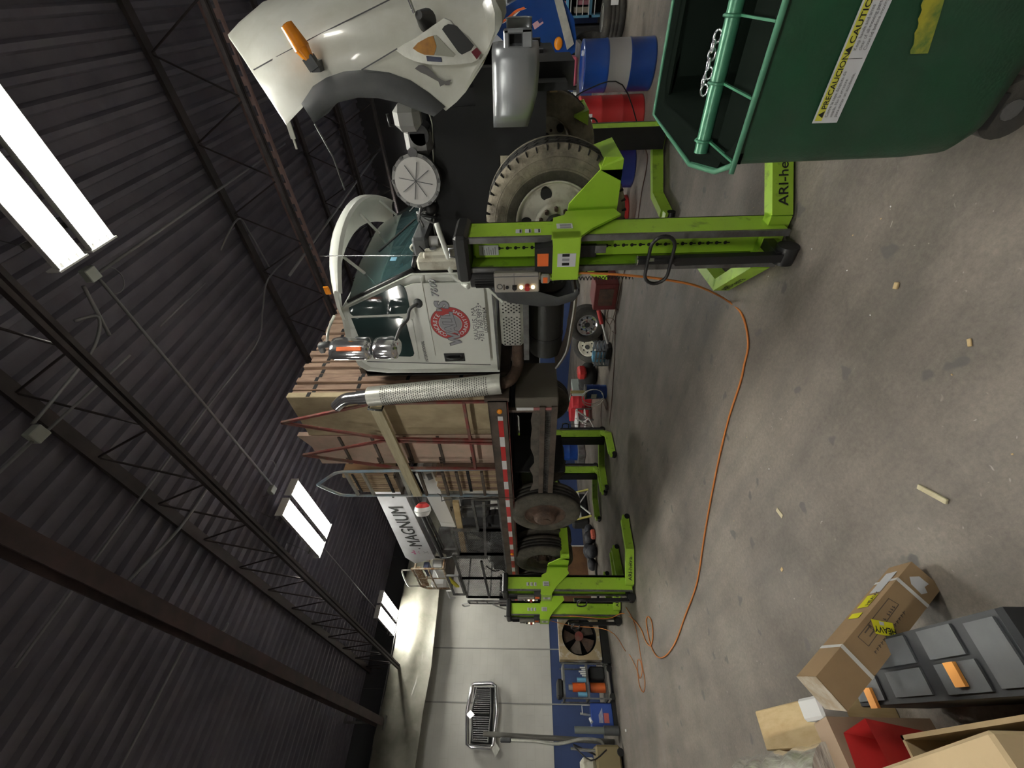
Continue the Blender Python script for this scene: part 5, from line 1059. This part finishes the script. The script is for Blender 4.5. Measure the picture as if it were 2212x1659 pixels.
# truck grille hung on the end wall
t = thing('wall_grille', 'curved chrome truck grille hanging on the white end wall', 'grille', (-12.5, 1.37, 2.85))
XG = -12.46; o = [V(XG, 1.98, 3.06), V(XG, 1.96, 3.14), V(XG, 1.45, 3.22), V(XG, .84, 3.16), V(XG, .80, 3.06), V(XG, .78, 2.62), V(XG, .84, 2.56), V(XG, 1.45, 2.50), V(XG, 1.95, 2.56), V(XG, 2.0, 2.66)]
b = B(); b.tube(o, .045, CHR, n=10, closed=True); b.tube([V(XG+.04, y, z) for (x, y, z) in [(0, 1.9, 3.02), (0, 1.45, 3.10), (0, .9, 3.04), (0, .88, 2.68), (0, 1.45, 2.64), (0, 1.9, 2.68)]], .018, GRY, n=8, closed=True); b.build('surround', t)
b = B()
for k in range(24):
    y = .93+k*.04
    if abs(y-1.37) < .03: continue
    zt = 3.02+.05*(1-abs(y-1.4)/.5); b.cyl((XG+.03, y, 2.68), (XG+.03, y, zt), .011, CHR, n=6)
b.box((-12.58, .86, 2.6), (-12.57, 1.93, 3.1), BLKM); b.build('bars', t)
B().prism([V(XG+.04, 1.37, 3.22), V(XG+.04, 1.45, 3.13), V(XG+.04, 1.37, 3.02), V(XG+.04, 1.29, 3.13)], (.02, 0, 0), CHR).build('emblem', t)
B().prism([V(XG, .80, 2.60), V(XG, .62, 2.50), V(XG, .78, 2.40), V(XG, .92, 2.54)], (.03, 0, 0), ALU).prism([V(XG, 1.95, 2.66), V(XG, 2.10, 2.60), V(XG, 2.05, 2.72)], (.03, 0, 0), ALU).build('end_tab', t)
B().box((-12.6, 1.2, 3.0), (-12.5, 1.25, 3.05), GRY).box((-12.6, 1.6, 3.0), (-12.5, 1.65, 3.05), GRY).build('wall_hook', t)
# ---- items at the back wall (right side)
t = thing('blue_truck_hood', 'dark blue truck hood with a striped decal and small flag, parked behind', 'truck hood', (-.5, 9.0, 0))
Yb = 9.0
pl = [(1052, 38), (1160, -20), (1215, -60), (1265, 20), (1240, 112), (1200, 138), (1150, 130), (1085, 66)]
b = B(); b.prism([PY(a, c, Yb) for a, c in [(1052, 38), (1130, -8), (1196, -40), (1240, 40), (1248, 108), (1205, 140), (1130, 130), (1062, 64)]], (0, 1.2, 0), BLH); h = b.build('hood_panel', t)
b = B(); s_ = [PY(a, c, Yb-.004) for a, c in smooth([V(1063, 58, 0), V(1080, 52, 0), V(1100, 40, 0), V(1118, 26, 0), V(1137, 18, 0)], 3) for c in (c,)] if False else [PY(p.x, p.y, Yb-.004) for p in smooth([V(1063, 59, 0), V(1080, 53, 0), V(1100, 41, 0), V(1118, 26, 0), V(1137, 19, 0)], 3)]
b.grid([s_, [p+V(.01, 0, -.06*math.sin(PI*min(1, i/len(s_)*1.1))) for i, p in enumerate(s_)]], WHTT, smooth=False); b.grid([[p+V(0, -.001, .01) for p in s_], [p+V(.025, -.001, .02+.02*i/len(s_)) for i, p in enumerate(s_)]], ORR, smooth=False)
fq = [PY(1150, 52, Yb-.004), PY(1170, 38, Yb-.004), PY(1174, 50, Yb-.004), PY(1155, 64, Yb-.004)]; b._add(fq, [(0, 1, 2, 3)], mat('flag_pink', (.6, .35, .38), .5)); b._add([fq[0]+V(.0, -.001, 0) if False else PY(1161, 44, Yb-.006), PY(1170, 38, Yb-.006), PY(1173, 46, Yb-.006), PY(1165, 51, Yb-.006)], [(0, 1, 2, 3)], BLD); child(b, 'hood_decals', h)
B().ball(PY(1206, 94, Yb-.02), .09, ORG, sc=(1, .4, .8)).build('turn_signal', t)
B().box((-1.2, 9.3, 0.55), (-.85, 10.4, 1.0), BLKM).cyl((-1.15, 9.4, .45), (-1.15, 9.65, .45), .45, RUB, n=28).build('front_end', t)
B().prism([PY(a, c, Yb-.05) for a, c in [(1190, -30), (1210, -20), (1240, 95), (1225, 108)]], (0, .04, 0), ALU).build('bumper_strip', t)
tag(B().prism([PY(a, c, 8.4) for a, c in [(1000, -10), (1015, -30), (1062, 28), (1055, 66), (1035, 84)]], (0, .5, 0), mat('brown_panel', (.13, .1, .08), .7)).box((-.2, 8.55, 2.45), (1.1, 8.6, 2.5), BLK).box((1.05, 8.5, 0), (1.1, 8.6, 2.5), BLK).build('brown_board'), 'brown board raised on posts between the two truck hoods', 'board')
t = thing('supply_shelf', 'blue rimmed shelf rack packed with colourful packets by the back wall', 'shelf', (-.1, 11.4, 0))
b = B()
for zz in (.28, .75, 1.2, 1.7): b.box((-.62, 11.2, zz), (.9, 11.8, zz+.05), LBL)
for xx in (-.62, .86):
    for yy in (11.2, 11.76): b.box((xx, yy, 0), (xx+.04, yy+.04, 2.0), LBL)
b.build('frame', t)
for zz in (.22, .34, .46, .58, .70): B().box((-.58, 11.18, zz), (.86, 11.2, zz+.016), WPL).build('white_edge_strip', t)
B().box((-.6, 11.78, 0), (.88, 11.8, 2.0), BLKM).build('back_sheet', t)
random.seed(9); PK = [mat('packet_%s' % n_, c_, .6) for n_, c_ in (('pink', (.5, .2, .25)), ('lime', (.45, .5, .08)), ('cream', (.5, .45, .35)), ('maroon', (.2, .04, .06)), ('white', (.6, .6, .58)))]
for zz in (.33, .80, 1.25):
    x = -.55; kk = -1
    while x < .8:
        kk += 1; w = random.choice((.07, .09, .11)); hh = random.uniform(.2, .36)
        tag(B().box((x, 11.25, zz), (x+w, 11.6, zz+hh), random.choice(PK), bev=.008).build('packet'), ORD[kk]+' packet from the left on the '+{.33: 'bottom', .80: 'middle', 1.25: 'top'}[zz]+' shelf of the blue rimmed rack', 'packet', 'packets on the blue rimmed shelf'); x += w+.03
tag(B().box((-1.3, 11.0, 0), (-.75, 11.9, 1.1), BLKM, bev=.02).build('dark_cabinet'), 'dark cabinet beside the shelf rack behind the blue drum', 'cabinet')
t = thing('spare_tyre', 'black tyre lying flat on the floor beyond the blue banded drum', 'tyre', (-.42, 9.4, .0))
b = B(); tyre(b, V(-.52, 9.2, .34), V(0, 0, -1), .29, .34, RUB, RUB, 36); b.build('tread', t); B().lathe([(.18, .01), (.185, -.012), (.16, .01), (.0, .04)], V(-.52, 9.2, .34), (0, 0, -1), ALU, n=28).build('rim', t); B().box((-.36, 8.955, .14), (-.29, 8.965, .26), WHTT).build('white_sticker', t)
tag(B().box((-.2, 7.7, 0), (-.12, 7.78, .015), BLKM).build('bolt'), 'small dark bolt on the floor right of the blue drum', 'bolt')
t = thing('parts_washer', 'pink topped bench with bottles behind the blue banded drum', 'bench', (-1.3, 7.8, 0))
B().box((-1.7, 7.6, .80), (-.7, 8.2, .86), GRY).box((-1.66, 7.62, 0), (-1.6, 7.68, .8), GRY).box((-.8, 7.62, 0), (-.74, 7.68, .8), GRY).box((-1.66, 8.1, 0), (-1.6, 8.16, .8), GRY).box((-.8, 8.1, 0), (-.74, 8.16, .8), GRY).build('table', t)
tag(B().box((-1.2, 7.65, .86), (-.85, 7.9, 1.0), mat('pink_plastic', (.5, .12, .18), .4), bev=.03).build('pink_tray'), 'pink plastic tray on the bench behind the blue banded drum', 'tray')
for k in range(5): tag(B().cyl((-1.55+.08*k, 7.7, .86), (-1.55+.08*k, 7.7, 1.05), .03, (WPL, BLK, ALU)[k % 3], n=12).build('bottle'), ORD[k]+' bottle from the left on the bench behind the drums', 'bottle', 'bottles on the bench')
tag(B().cyl((-1.6, 7.68, .9), (-1.45, 7.68, 1.1), .02, WPL, n=8).build('white_bottle'), 'white bottle leaning at the end of the bench', 'bottle')
wq = PY(1197, 162, 4.6)
tag(B().box((wq.x-.13, 4.6, wq.z-.035), (wq.x+.13, 4.8, wq.z+.035), WOOD).box((wq.x-.1, 4.62, wq.z-.16), (wq.x+.1, 4.78, wq.z-.035), BLK).build('wood_block'), 'wooden block clamped on the far bumper bracket', 'wooden block')
# ================================================================= CORDS
def cord(pts, label, r=.008, m=CORD, n=5): return tag(B().tube(smooth([Vector(p) for p in pts], n), r, m, n=6).build('cord'), label, 'cord')
F = lambda x, y, z=.01: PZ(x, y, z)
cord([V(-1.42, 2.47, 1.53), PY(1240, 590, 2.41), PY(1300, 591, 2.40), PY(1380, 597, 2.40), PY(1450, 606, 2.42), PY(1515, 621, 2.46), F(1572, 650, .03), F(1603, 680), F(1616, 740), F(1607, 790), F(1598, 830), F(1575, 900), F(1553, 990), F(1535, 1080), F(1521, 1160), F(1505, 1260), F(1480, 1330), F(1460, 1385), F(1440, 1415), F(1422, 1420), F(1408, 1400), F(1400, 1370), F(1396, 1340), F(1401, 1332), F(1408, 1345), F(1410, 1375), F(1405, 1395), F(1395, 1385), F(1385, 1360), F(1370, 1340), F(1345, 1325), V(-8.25, 2.3, .3), V(-8.3, 2.35, .9), V(-8.55, 2.4, 1.5)], 'long orange cord curving across the open floor to the lifts', .008)
cord([V(-8.6, 2.4, 1.5), V(-8.7, 2.3, .9), F(1315, 1362, .4), F(1350, 1405), F(1362, 1418), F(1375, 1445), F(1382, 1465), F(1387, 1450), F(1384, 1430), F(1378, 1425), F(1377, 1445), F(1381, 1480), F(1390, 1495), F(1393, 1470), F(1386, 1430), F(1376, 1370), F(1368, 1340), F(1352, 1312)], 'thin coiled cord looped on the floor before the floor fan', .006, CORD)
cord([F(1388, 310), F(1398, 335), F(1395, 370), F(1385, 420), F(1370, 520), F(1345, 600), F(1330, 680), F(1328, 760), F(1324, 830), F(1318, 900), F(1310, 940), V(-7.2, 5.9, .3), V(-7.15, 5.95, .9)], 'dark cord running on the floor under the truck', .007, CORDD)
cord([F(1325, 640), F(1330, 665), F(1318, 700), F(1310, 690), F(1318, 660), F(1335, 670)], 'loose loop of brown cord on the floor behind the front wheel', .006, CORDD)
cord([F(1300, 720), F(1310, 760), F(1318, 710), F(1308, 690), F(1325, 690), F(1330, 720), F(1322, 715)], 'second loose loop of brown cord behind the crate', .006, CORDD)
cord([F(1300, 862), F(1310, 885), F(1312, 870), F(1302, 860), F(1298, 900), F(1303, 940)], 'brown cord tail beside the blue pail', .006, CORDD)
cord([V(-1.12, 5.8, 1.2), V(-1.0, 6.1, .9), V(-.98, 6.2, .45), F(1385, 300)], 'black hose hanging in front of the red drum', .008, BLK)
# coiled spring cord on the near lift
b = B(); b.tube([V(-1.47+.0*k, 2.50+.012*math.cos(k*1.2), 1.42-k*.0045+0)+V(.012*math.sin(k*1.2), 0, 0) for k in range(110)], .003, BLK, n=5); tag(b.build('coiled_cable'), 'small coiled black cable hanging from the near lift control box', 'cable')
# floor litter
def litter(px, m, label, sz, h=.008, rz=0.0, nm='wood_chip', cat='wood chip', grp=None):
    p = PZ(px[0], px[1]); return tag(B().box((p.x-sz[0]/2, p.y-sz[1]/2, .001), (p.x+sz[0]/2, p.y+sz[1]/2, h), m, rot=Matrix.Rotation(rz, 3, 'Z'), bev=.002).build(nm), label, cat, grp)
litter((2017, 1067), PINE, 'pale stick lying on the open floor', (.125, .022), .012, -1.05, 'wooden_stick', 'stick')
litter((1685, 1108), PINE, 'small pale chip in the middle of the floor', (.03, .07), .006, .3)
litter((1939, 617), WOOD, 'tan crumb on the floor right of the near lift', (.03, .02), .012, .4)
litter((2097, 740), WOOD, 'tan shaving near the lower edge of the floor', (.03, .015), .008, .9)
litter((1690, 1230), WOOD, 'light crumb on the floor above the long cardboard box', (.03, .02), .006, .2)
litter((1353, 1578), WPL, 'white scrap on the floor near the end wall', (.06, .04), .02, 0, 'paper_scrap', 'scrap')
random.seed(21)
for k in range(14):
    x, y_ = random.uniform(1500, 2190), random.uniform(420, 1180)
    litter((x, y_), WPL if k % 2 else WOOD, 'tiny pale crumb scattered on the open floor', (.008, .006), .004, random.random()*3, 'floor_crumb', 'crumb', 'pale crumbs on the open floor')
# ================================================================= GREEN WASTE CONTAINER
t = thing('waste_container', 'dark green wheeled waste container with a yellow caution label', 'waste container', (.1, 1.9, 0))
x0, x1 = -.475, .95; yn, yf = 1.45, 2.42
# body as a ring of sections, rounded corners, tapering to the floor
def sect(z, ins, r=.09):
    pts = []
    for (cx_, cy_, a0) in ((x0+ins+r, yn+ins*.6+r, PI), (x1-ins-r, yn+ins*.6+r, 1.5*PI), (x1-ins-r, yf-ins-r, 0), (x0+ins+r, yf-ins-r, .5*PI)):
        for k in range(6): a = a0+k*PI/10; pts.append(V(cx_+r*math.cos(a), cy_+r*math.sin(a), z))
    return pts+[pts[0]]
secs = [sect(.235, .075), sect(.25, .04), sect(.30, .012), sect(.42, .004), sect(.98, 0)]
b = B(); b.grid(secs, DGN); b.grid([sect(.98, 0), sect(.985, .03), sect(.28, .05)], DGI); b._add(sect(.235, .075)[:-1], [tuple(range(24))], DGN); b._add(sect(.285, .05)[:-1], [tuple(range(24))], DGI)
body = b.build('container_body', t)
b = B(); b.tube([V(x0-.0, yn-.012, .985), V(x1, yn-.012, .985)], .009, mat('dumpster_trim', (.06, .2, .12), .5)); TRM = MATS['dumpster_trim']
fl_, fm_, fr_ = V(x0-.04, yf+.02, 1.0), V(x0-.075, 1.78, 1.0), V(x0-.03, 1.55, .99)
b.tube([V(x1, yf+.05, 1.0), fl_, fm_, fr_, V(x0+.02, yn, .985)], .009, TRM); b.grid([[V(x1, yf+.05, 1.0), fl_, fm_, fr_], [V(x1, yf-.03, .97), V(x0+.03, yf-.06, .97), V(x0+.02, 1.8, .97), V(x0+.03, 1.56, .97)]], DGI, thick=(0, 0, -.01)); child(b, 'rim', body)
b = B(); b.grid([[fm_, fr_], [fm_+V(.02, 0, -.06), fr_+V(.02, 0, -.06)]], TRM, thick=(.01, 0, 0)); child(b, 'rim_corner', body)
LT = mat('hinge_green', (.06, .22, .13), .35, .2)
b = B(); b.cyl((x0-.01, 1.70, 1.0), (x1, 1.78, 1.0), .024, LT, n=16); child(b, 'hinge_tube', body)
b = B()
for xx in (x0+.03, x0+.20, x0+.37, x0+.6, x0+.85): 
    yy = 1.70+(xx-x0)*.056; b.tube([V(xx, yy, 1.0)+V(0, .028*math.cos(a), .028*math.sin(a)) for a in [k*.7 for k in range(10)]], .005, LT, n=6); b.bar(V(xx, yy-.02, .985), V(xx, yn, .985), .006, .01, LT)
b.box((x0+.02, yn+.01, .955), (x1, 1.66, .965), DGI); child(b, 'hinge_clips', body)
# caution label on the near face
a0, a1, a2, a3 = PY(1757, 262, yn-.006), PY(1770, -70, yn-.006), PY(1822, -70, yn-.006), PY(1810, 265, yn-.006)
lx = (PY(1868, -5, yn)-PY(1757, 262, yn)).normalized(); l0 = PY(1806, 264, yn); l0 = V(l0.x, yn-.004, l0.z); lu = V(-lx.z, 0, lx.x); lh = .073
b = B(); Lw = .62
b._add([l0+lu*0, l0+lx*Lw, l0+lx*Lw+lu*lh, l0+lu*lh], [(0, 1, 2, 3)], PAPER)
nn = V(0, -.0008, 0); b._add([l0+nn+lu*.048+lx*.006, l0+nn+lx*(Lw-.006)+lu*.048, l0+nn+lx*(Lw-.006)+lu*.068, l0+nn+lu*.068+lx*.006], [(0, 1, 2, 3)], mat('caution_yellow', (.62, .6, .07), .6))
for (tx, xo) in (('PRECAUCION', .035), ('CAUTION', .185), ('PRECAUCION', .335), ('CAUTION', .48)):
    b.text(tx, INK, l0+nn*2+lu*.050+lx*xo, lx, lu, .021, bold=.01, sx=1.0 if len(tx) > 8 else 1.15); b._add([l0+nn*2+lu*.050+lx*(xo-.022), l0+nn*2+lu*.050+lx*(xo-.004), l0+nn*2+lu*.066+lx*(xo-.013)], [(0, 1, 2)], INK)
LN = [('Cierre la tapa despues de', 'usarla. No la arrastre', 'para evitar un accidente.'), ('Keep hands and arms', 'clear of all moving parts.', 'Close lid before moving.')]*2
for i, xo in enumerate((.015, .17, .32, .47)):
    for j, l in enumerate(LN[i]): b.text(l, GINK, l0+nn*2+lu*(.037-.013*j)+lx*xo, lx, lu, .0125, sx=.85)
for xo in (.152, .302, .455): b._add([l0+nn*2+lx*xo+lu*.01, l0+nn*2+lx*(xo+.001)+lu*.01, l0+nn*2+lx*(xo+.001)+lu*.066, l0+nn*2+lx*xo+lu*.066], [(0, 1, 2, 3)], INK)
child(b, 'caution_label', body)
b = B(); sp = smooth([PY(1988, 116, yn-.003), PY(2000, 70, yn-.003), PY(2010, 30, yn-.003), PY(2018, -10, yn-.003), PY(2022, -60, yn-.003)], 4)
b.grid([[V(p.x, yn-.003, p.z+.026+.003*math.sin(i*2)) for i, p in enumerate(sp)], [V(p.x, yn-.003, p.z-.02-.0006*i) for i, p in enumerate(sp)]], YSP, smooth=False); child(b, 'yellow_paint_mark', body)
for (xx, yy) in ((-.36, 1.62), (.8, 1.62), (-.36, 2.25), (.8, 2.25)):
    B().cyl((xx, yy-.03, .085), (xx, yy+.03, .085), .085, RUB, n=22).cyl((xx, yy-.033, .085), (xx, yy+.033, .085), .03, GRY, n=12).box((xx-.05, yy-.05, .14), (xx+.05, yy+.05, .24), BLK).build('caster_wheel', t)
t2 = thing('steel_chain', 'short shiny chain hooked over the hinge tube of the green container', 'chain', (-.28, 1.73, 1.04))
for k in range(7):
    c = V(-.30+.024*k, 1.745+.008*math.sin(k*2), 1.026+.008*(k % 2)); B().tube([c+V(.017*math.cos(a), .010*math.sin(a)*(1 if k % 2 else .5), .010*math.sin(a)*(0 if k % 2 else 1)) for a in [q*2*PI/10 for q in range(10)]], .004, CHR, n=6, closed=True).build('link', t2)
# ================================================================= FOREGROUND PILE (left)
def raybox():
    s = 1.72; A = CAM+_ray(1969, 1213)*s; Bp = CAM+_ray(2037, 1267)*s*.9683; D = CAM+_ray(1763, 1461)*s*.8671
    return A, Bp, D
A, Bp, D = raybox(); l = (D-A); w = (Bp-A); w -= l*(w.dot(l)/l.dot(l)); nrm = w.cross(l).normalized()
if nrm.dot(CAM-A) > 0: nrm = -nrm
t = thing('long_cardboard_box', 'long brown cardboard box marked HEAVY, leaning with white straps', 'cardboard box', tuple(A))
H_ = nrm*.125; ld = l.normalized(); wdv = w.normalized(); WL = w.length; LL = l.length
b = B(); b.prism([A, A+w, A+w+l, A+l], H_, CARD); bx = b.build('carton', t)
up2 = -nrm*.0015
def onf(u, v, e=1.0): return A+ld*(LL*u)+wdv*(WL*v)+up2*e
b = B()
for u in (.17, .76):
    b._add([onf(u-.012, -.01), onf(u+.012, -.01), onf(u+.012, 1.01), onf(u-.012, 1.01)], [(0, 1, 2, 3)], WPL)
    q = -wdv*.0015; b._add([A+ld*LL*(u-.012)+q, A+ld*LL*(u+.012)+q, A+ld*LL*(u+.012)+q+H_, A+ld*LL*(u-.012)+q+H_], [(0, 1, 2, 3)], WPL)
q = ld*.0015; b._add([A+l+q+H_*.4-wdv*.0, A+l+q+H_*.55, A+l+w+q+H_*.55, A+l+w+q+H_*.4], [(0, 1, 2, 3)], WPL); child(b, 'plastic_strap', bx)
def FP(x, y, e=1.0):
    d = _ray(x, y); return CAM+d*((A-CAM).dot(nrm)/d.dot(nrm))-nrm*.0012*e
b = B(); HYL = mat('heavy_yellow', (.78, .74, .02), .6)
b._add([FP(1880, 1337, 2), FP(1927, 1346, 2), FP(1937, 1377, 2), FP(1891, 1369, 2)], [(0, 1, 2, 3)], HYL)
hx = (FP(1890, 1358)-FP(1934, 1366)).normalized(); hy = (FP(1937, 1377)-FP(1928, 1348)); hy = (hy-hx*hy.dot(hx)).normalized()
b.text('HEAVY', INK, FP(1933, 1360, 3), hx, hy, .030, bold=.02, sx=.85); b._add([FP(1897, 1342, 3), FP(1907, 1344, 3), FP(1909, 1352, 3), FP(1899, 1350, 3)], [(0, 1, 2, 3)], PAPER)
child(b, 'heavy_label', bx)
b = B()
def ln(p, q, t_=.0022): b.bar(FP(*p), FP(*q), t_, .0006, BRN, up=-nrm)
cn = [(1919, 1293), (1941, 1306), (1876, 1396), (1853, 1376)]
for k in range(4): ln(cn[k], cn[(k+1) % 4])
ln((1874, 1347), (1896, 1364))
for q0 in ((1868, 1367), (1878, 1375)): ln(q0, (q0[0]+12, q0[1]-16), .004); ln((q0[0]+12, q0[1]-16), (q0[0]+7, q0[1]-15), .004); ln((q0[0]+12, q0[1]-16), (q0[0]+13, q0[1]-9), .004)
for k in range(9):
    if k in (4,): continue
    u = k*6.2; ln((1892+u*.62+4, 1352-u*.85), (1897+u*.62+5, 1356-u*.85), .004); ln((1898+u*.62+4, 1353-u*.85), (1894+u*.62+6, 1349-u*.85+5), .003)
for k in range(14):
    u = k*7.6; ln((1888+u*.62, 1407-u*.86), (1893+u*.62, 1412-u*.86), .003); ln((1892+u*.62, 1405-u*.86), (1890+u*.62, 1410-u*.86), .0022)
child(b, 'printed_marks', bx)
b = B(); b._add([FP(1964, 1246), FP(1985, 1245), FP(2006, 1262), FP(1997, 1268), FP(2003, 1281), FP(1990, 1284), FP(1968, 1262)], [tuple(range(7))], PAPER); child(b, 'torn_sticker', bx)
b = B(); q = -wdv*.002
def ont(u, v, e=1.0): return A+ld*LL*u+H_*v+q*e
for (ua, ub, m_) in ((.30, .42, HYL), (.47, .52, HYL), (.08, .28, PAPER)): b._add([ont(ua, .3), ont(ub, .3), ont(ub, .8), ont(ua, .8)], [(0, 1, 2, 3)], m_)
b.text('HEAVY', INK, ont(.41, .3, 1.5), -ld, -H_.normalized()*-1, .03, bold=.01); child(b, 'side_labels', bx)
b = B(); q = ld*.002; b._add([A+l+q, A+l+w+q, A+l+w+H_+q, A+l+H_+q], [(0, 1, 2, 3)], mat('clear_tape', (.5, .4, .28), .15, coat=1.0, vcol=(.62, .55, .45), scale=25)); child(b, 'packing_tape', bx)
# tool case lying under the long box
t = thing('tool_case', 'dark grey plastic tool case with orange latches under the long box', 'tool case', (-1.75, .3, 0))
ZT_ = .30; c0, c1, c2, c3 = PZ(1858, 1528, ZT_), PZ(1930, 1400, ZT_), PZ(2213, 1388, ZT_), PZ(2213, 1506, ZT_)
ex = (c3-c0).normalized(); ey = V(-ex.y, ex.x, 0)
if ey.dot(c1-c0) < 0: ey = -ey
LX, LY = (c3-c0).length*1.12, .205
def cp(u, v, z): return c0+ex*(u*LX)+ey*(v*LY)+V(0, 0, z-ZT_)
CG = mat('case_grey', (.085, .092, .10), .5, vcol=(.11, .115, .12), scale=4); CG2 = mat('case_dark', (.022, .024, .028), .5)
b = B(); rg_ = [[cp(u, v, z) for (u, v) in ((-.0+i_, .0+i_), (1-i_, i_), (1-i_, 1-i_), (i_, 1-i_), (i_, i_))] for (i_, z) in ((.02, .01), (0, .03), (0, .285), (.015, .30))]
b.grid(rg_, CG2, smooth=False); b._add(rg_[0][:4], [(0, 1, 2, 3)], CG2); b._add(rg_[-1][:4], [(0, 1, 2, 3)], CG2); cs = b.build('case_shell', t)
for (ua, ub, va, vb) in ((.03, .22, .08, .46), (.30, .52, .10, .47), (.26, .52, .54, .94), (.60, .80, .08, .47), (.60, .78, .54, .94), (.84, .97, .1, .9), (.05, .2, .6, .9)):
    child(B().prism([cp(ua, va, .30), cp(ub, va, .30), cp(ub, vb, .30), cp(ua, vb, .30)], (0, 0, .008), CG), 'raised_panel', cs)
for (a, c) in ((1886, 1508), (2068, 1457)):
    p = PZ(a, c, .31); child(B().prism([p-ex*.02-ey*.032, p+ex*.02-ey*.032, p+ex*.02+ey*.032, p-ex*.02+ey*.032], (0, 0, .012), mat('latch_orange', (.95, .42, .10), .5)), 'latch', cs)
p = PZ(1960, 1392, .15)
tag(B().bar(p+V(0, 0, -.14), p+V(.0, 0, .02), .012, .02, RST).box((p.x-.02, p.y-.02, p.z+.02), (p.x+.02, p.y+.02, p.z+.03), WPL).build('caster_leg'), 'small rusty leg with a white cap between the long box and tool case', 'leg')
# pile of cartons
t = thing('open_carton', 'open cardboard carton with a dark inside beside the tool case', 'cardboard box', (-1.6, .0, 0))
b = B(); X0, X1, Y0, Y1, ZT = -1.88, -1.30, -.35, .175, .40; k_ = .012
b.box((X0, Y0, 0), (X1, Y1, k_), CARD2)
for lo, hi in (((X0, Y1-k_, 0), (X1, Y1, ZT)), ((X0, Y0, 0), (X1, Y0+k_, ZT)), ((X0, Y0, 0), (X0+k_, Y1, ZT)), ((X1-k_, Y0, 0), (X1, Y1, ZT))): b.box(lo, hi, CARD2)
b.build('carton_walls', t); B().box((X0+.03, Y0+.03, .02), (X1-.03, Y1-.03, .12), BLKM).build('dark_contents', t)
tag(B().box((-2.0, -.42, .402), (-1.27, .10, .58), CARD2, rot=Matrix.Rotation(.10, 3, 'Z'), bev=.008).build('flat_carton'), 'pale flat cardboard carton nearest the camera on top of the open one', 'cardboard box')
t = thing('red_bin', 'red plastic bin wedged between the cartons', 'bin', (-2.05, .15, 0))
b = B(); rr = [[V(-2.10, .02, .16), V(-1.92, .02, .16), V(-1.92, .17, .16), V(-2.08, .16, .16), V(-2.10, .02, .16)], [V(-2.14, -.03, .46), V(-1.90, -.03, .46), V(-1.93, .225, .46), V(-2.10, .20, .46), V(-2.14, -.03, .46)]]
b.grid(rr, RED, smooth=False); b.grid([[p+V(.0, 0, 0) for p in rr[1]], [V(-2.09, .03, .17), V(-1.93, .03, .17), V(-1.94, .16, .17), V(-2.07, .15, .17), V(-2.09, .03, .17)]], RED, smooth=False); b._add([p for p in rr[0][:4]], [(0, 1, 2, 3)], RED); b.build('tub', t); B().box((-2.1, 0, 0), (-1.92, .16, .16), CARD).build('support_block', t)
tag(B().box((-3.15, .20, .0), (-2.42, .375, .33), WOOD, rot=Matrix.Rotation(-.04, 3, 'Z'), bev=.005).build('plywood_crate'), 'pale raw wood crate at the back of the pile', 'crate')
t = thing('wrapped_bundle', 'bundle in shiny clear shrink wrap in front of the wood crate', 'wrapped bundle', (-2.8, .05, 0))
B().box((-3.3, -.1, 0), (-2.3, .17, .30), CARD, bev=.01).build('base_block', t)
b = B(); rows = []
for i in range(13):
    x = -3.35+i*.085; rr_ = .13+.008*math.sin(i*2.3); rows.append([V(x, .06+rr_*math.cos(a)*(1+.015*math.sin(a*5+i*.5)), .40+rr_*.9*math.sin(a)*(1+.02*math.sin(a*5+i*.6))) for a in [2*PI*k/20 for k in range(21)]])
b.grid(rows, WRAP); b._add([p for p in rows[0][:-1]], [tuple(range(20))], YSP); b._add([p for p in rows[-1][:-1]], [tuple(range(20))], WRAP); b.build('shrink_wrap', t)
B().cyl((-3.40, .06, .40), (-3.33, .06, .40), .10, mat('pale_lime', (.5, .5, .2), .4), n=20).build('yellow_end', t)
tag(B().box((-2.36, .10, .0), (-2.24, .26, .42), mat('tan_board', (.35, .25, .17), .8), rot=Matrix.Rotation(.1, 3, 'Z')).build('standing_board'), 'brown board standing between the crate and the red bin', 'board')
tag(B().box((-2.40, .26, .30), (-2.28, .34, .44), WPL, rot=Matrix.Rotation(.3, 3, 'Y'), bev=.01).build('white_wrapper'), 'crumpled white wrapper beside the wood crate', 'wrapper')
gq = PZ(2209, 1563, .42)
tag(B().ball((-1.31, gq.y*.0+.165, .418), .016, mat('bright_green', (.05, .75, .2), .5), sc=(1.4, .8, 1)).build('green_knob'), 'bright green plastic knob on the carton edge at the frame corner', 'knob')
tag(B().box((-1.25, -.02, .0), (-1.12, .10, .33), mat('denim_blue', (.12, .2, .4), .8, vcol=(.05, .08, .18), scale=20), bev=.03).build('blue_cloth'), 'folded blue cloth at the bottom left corner of the scene', 'cloth')
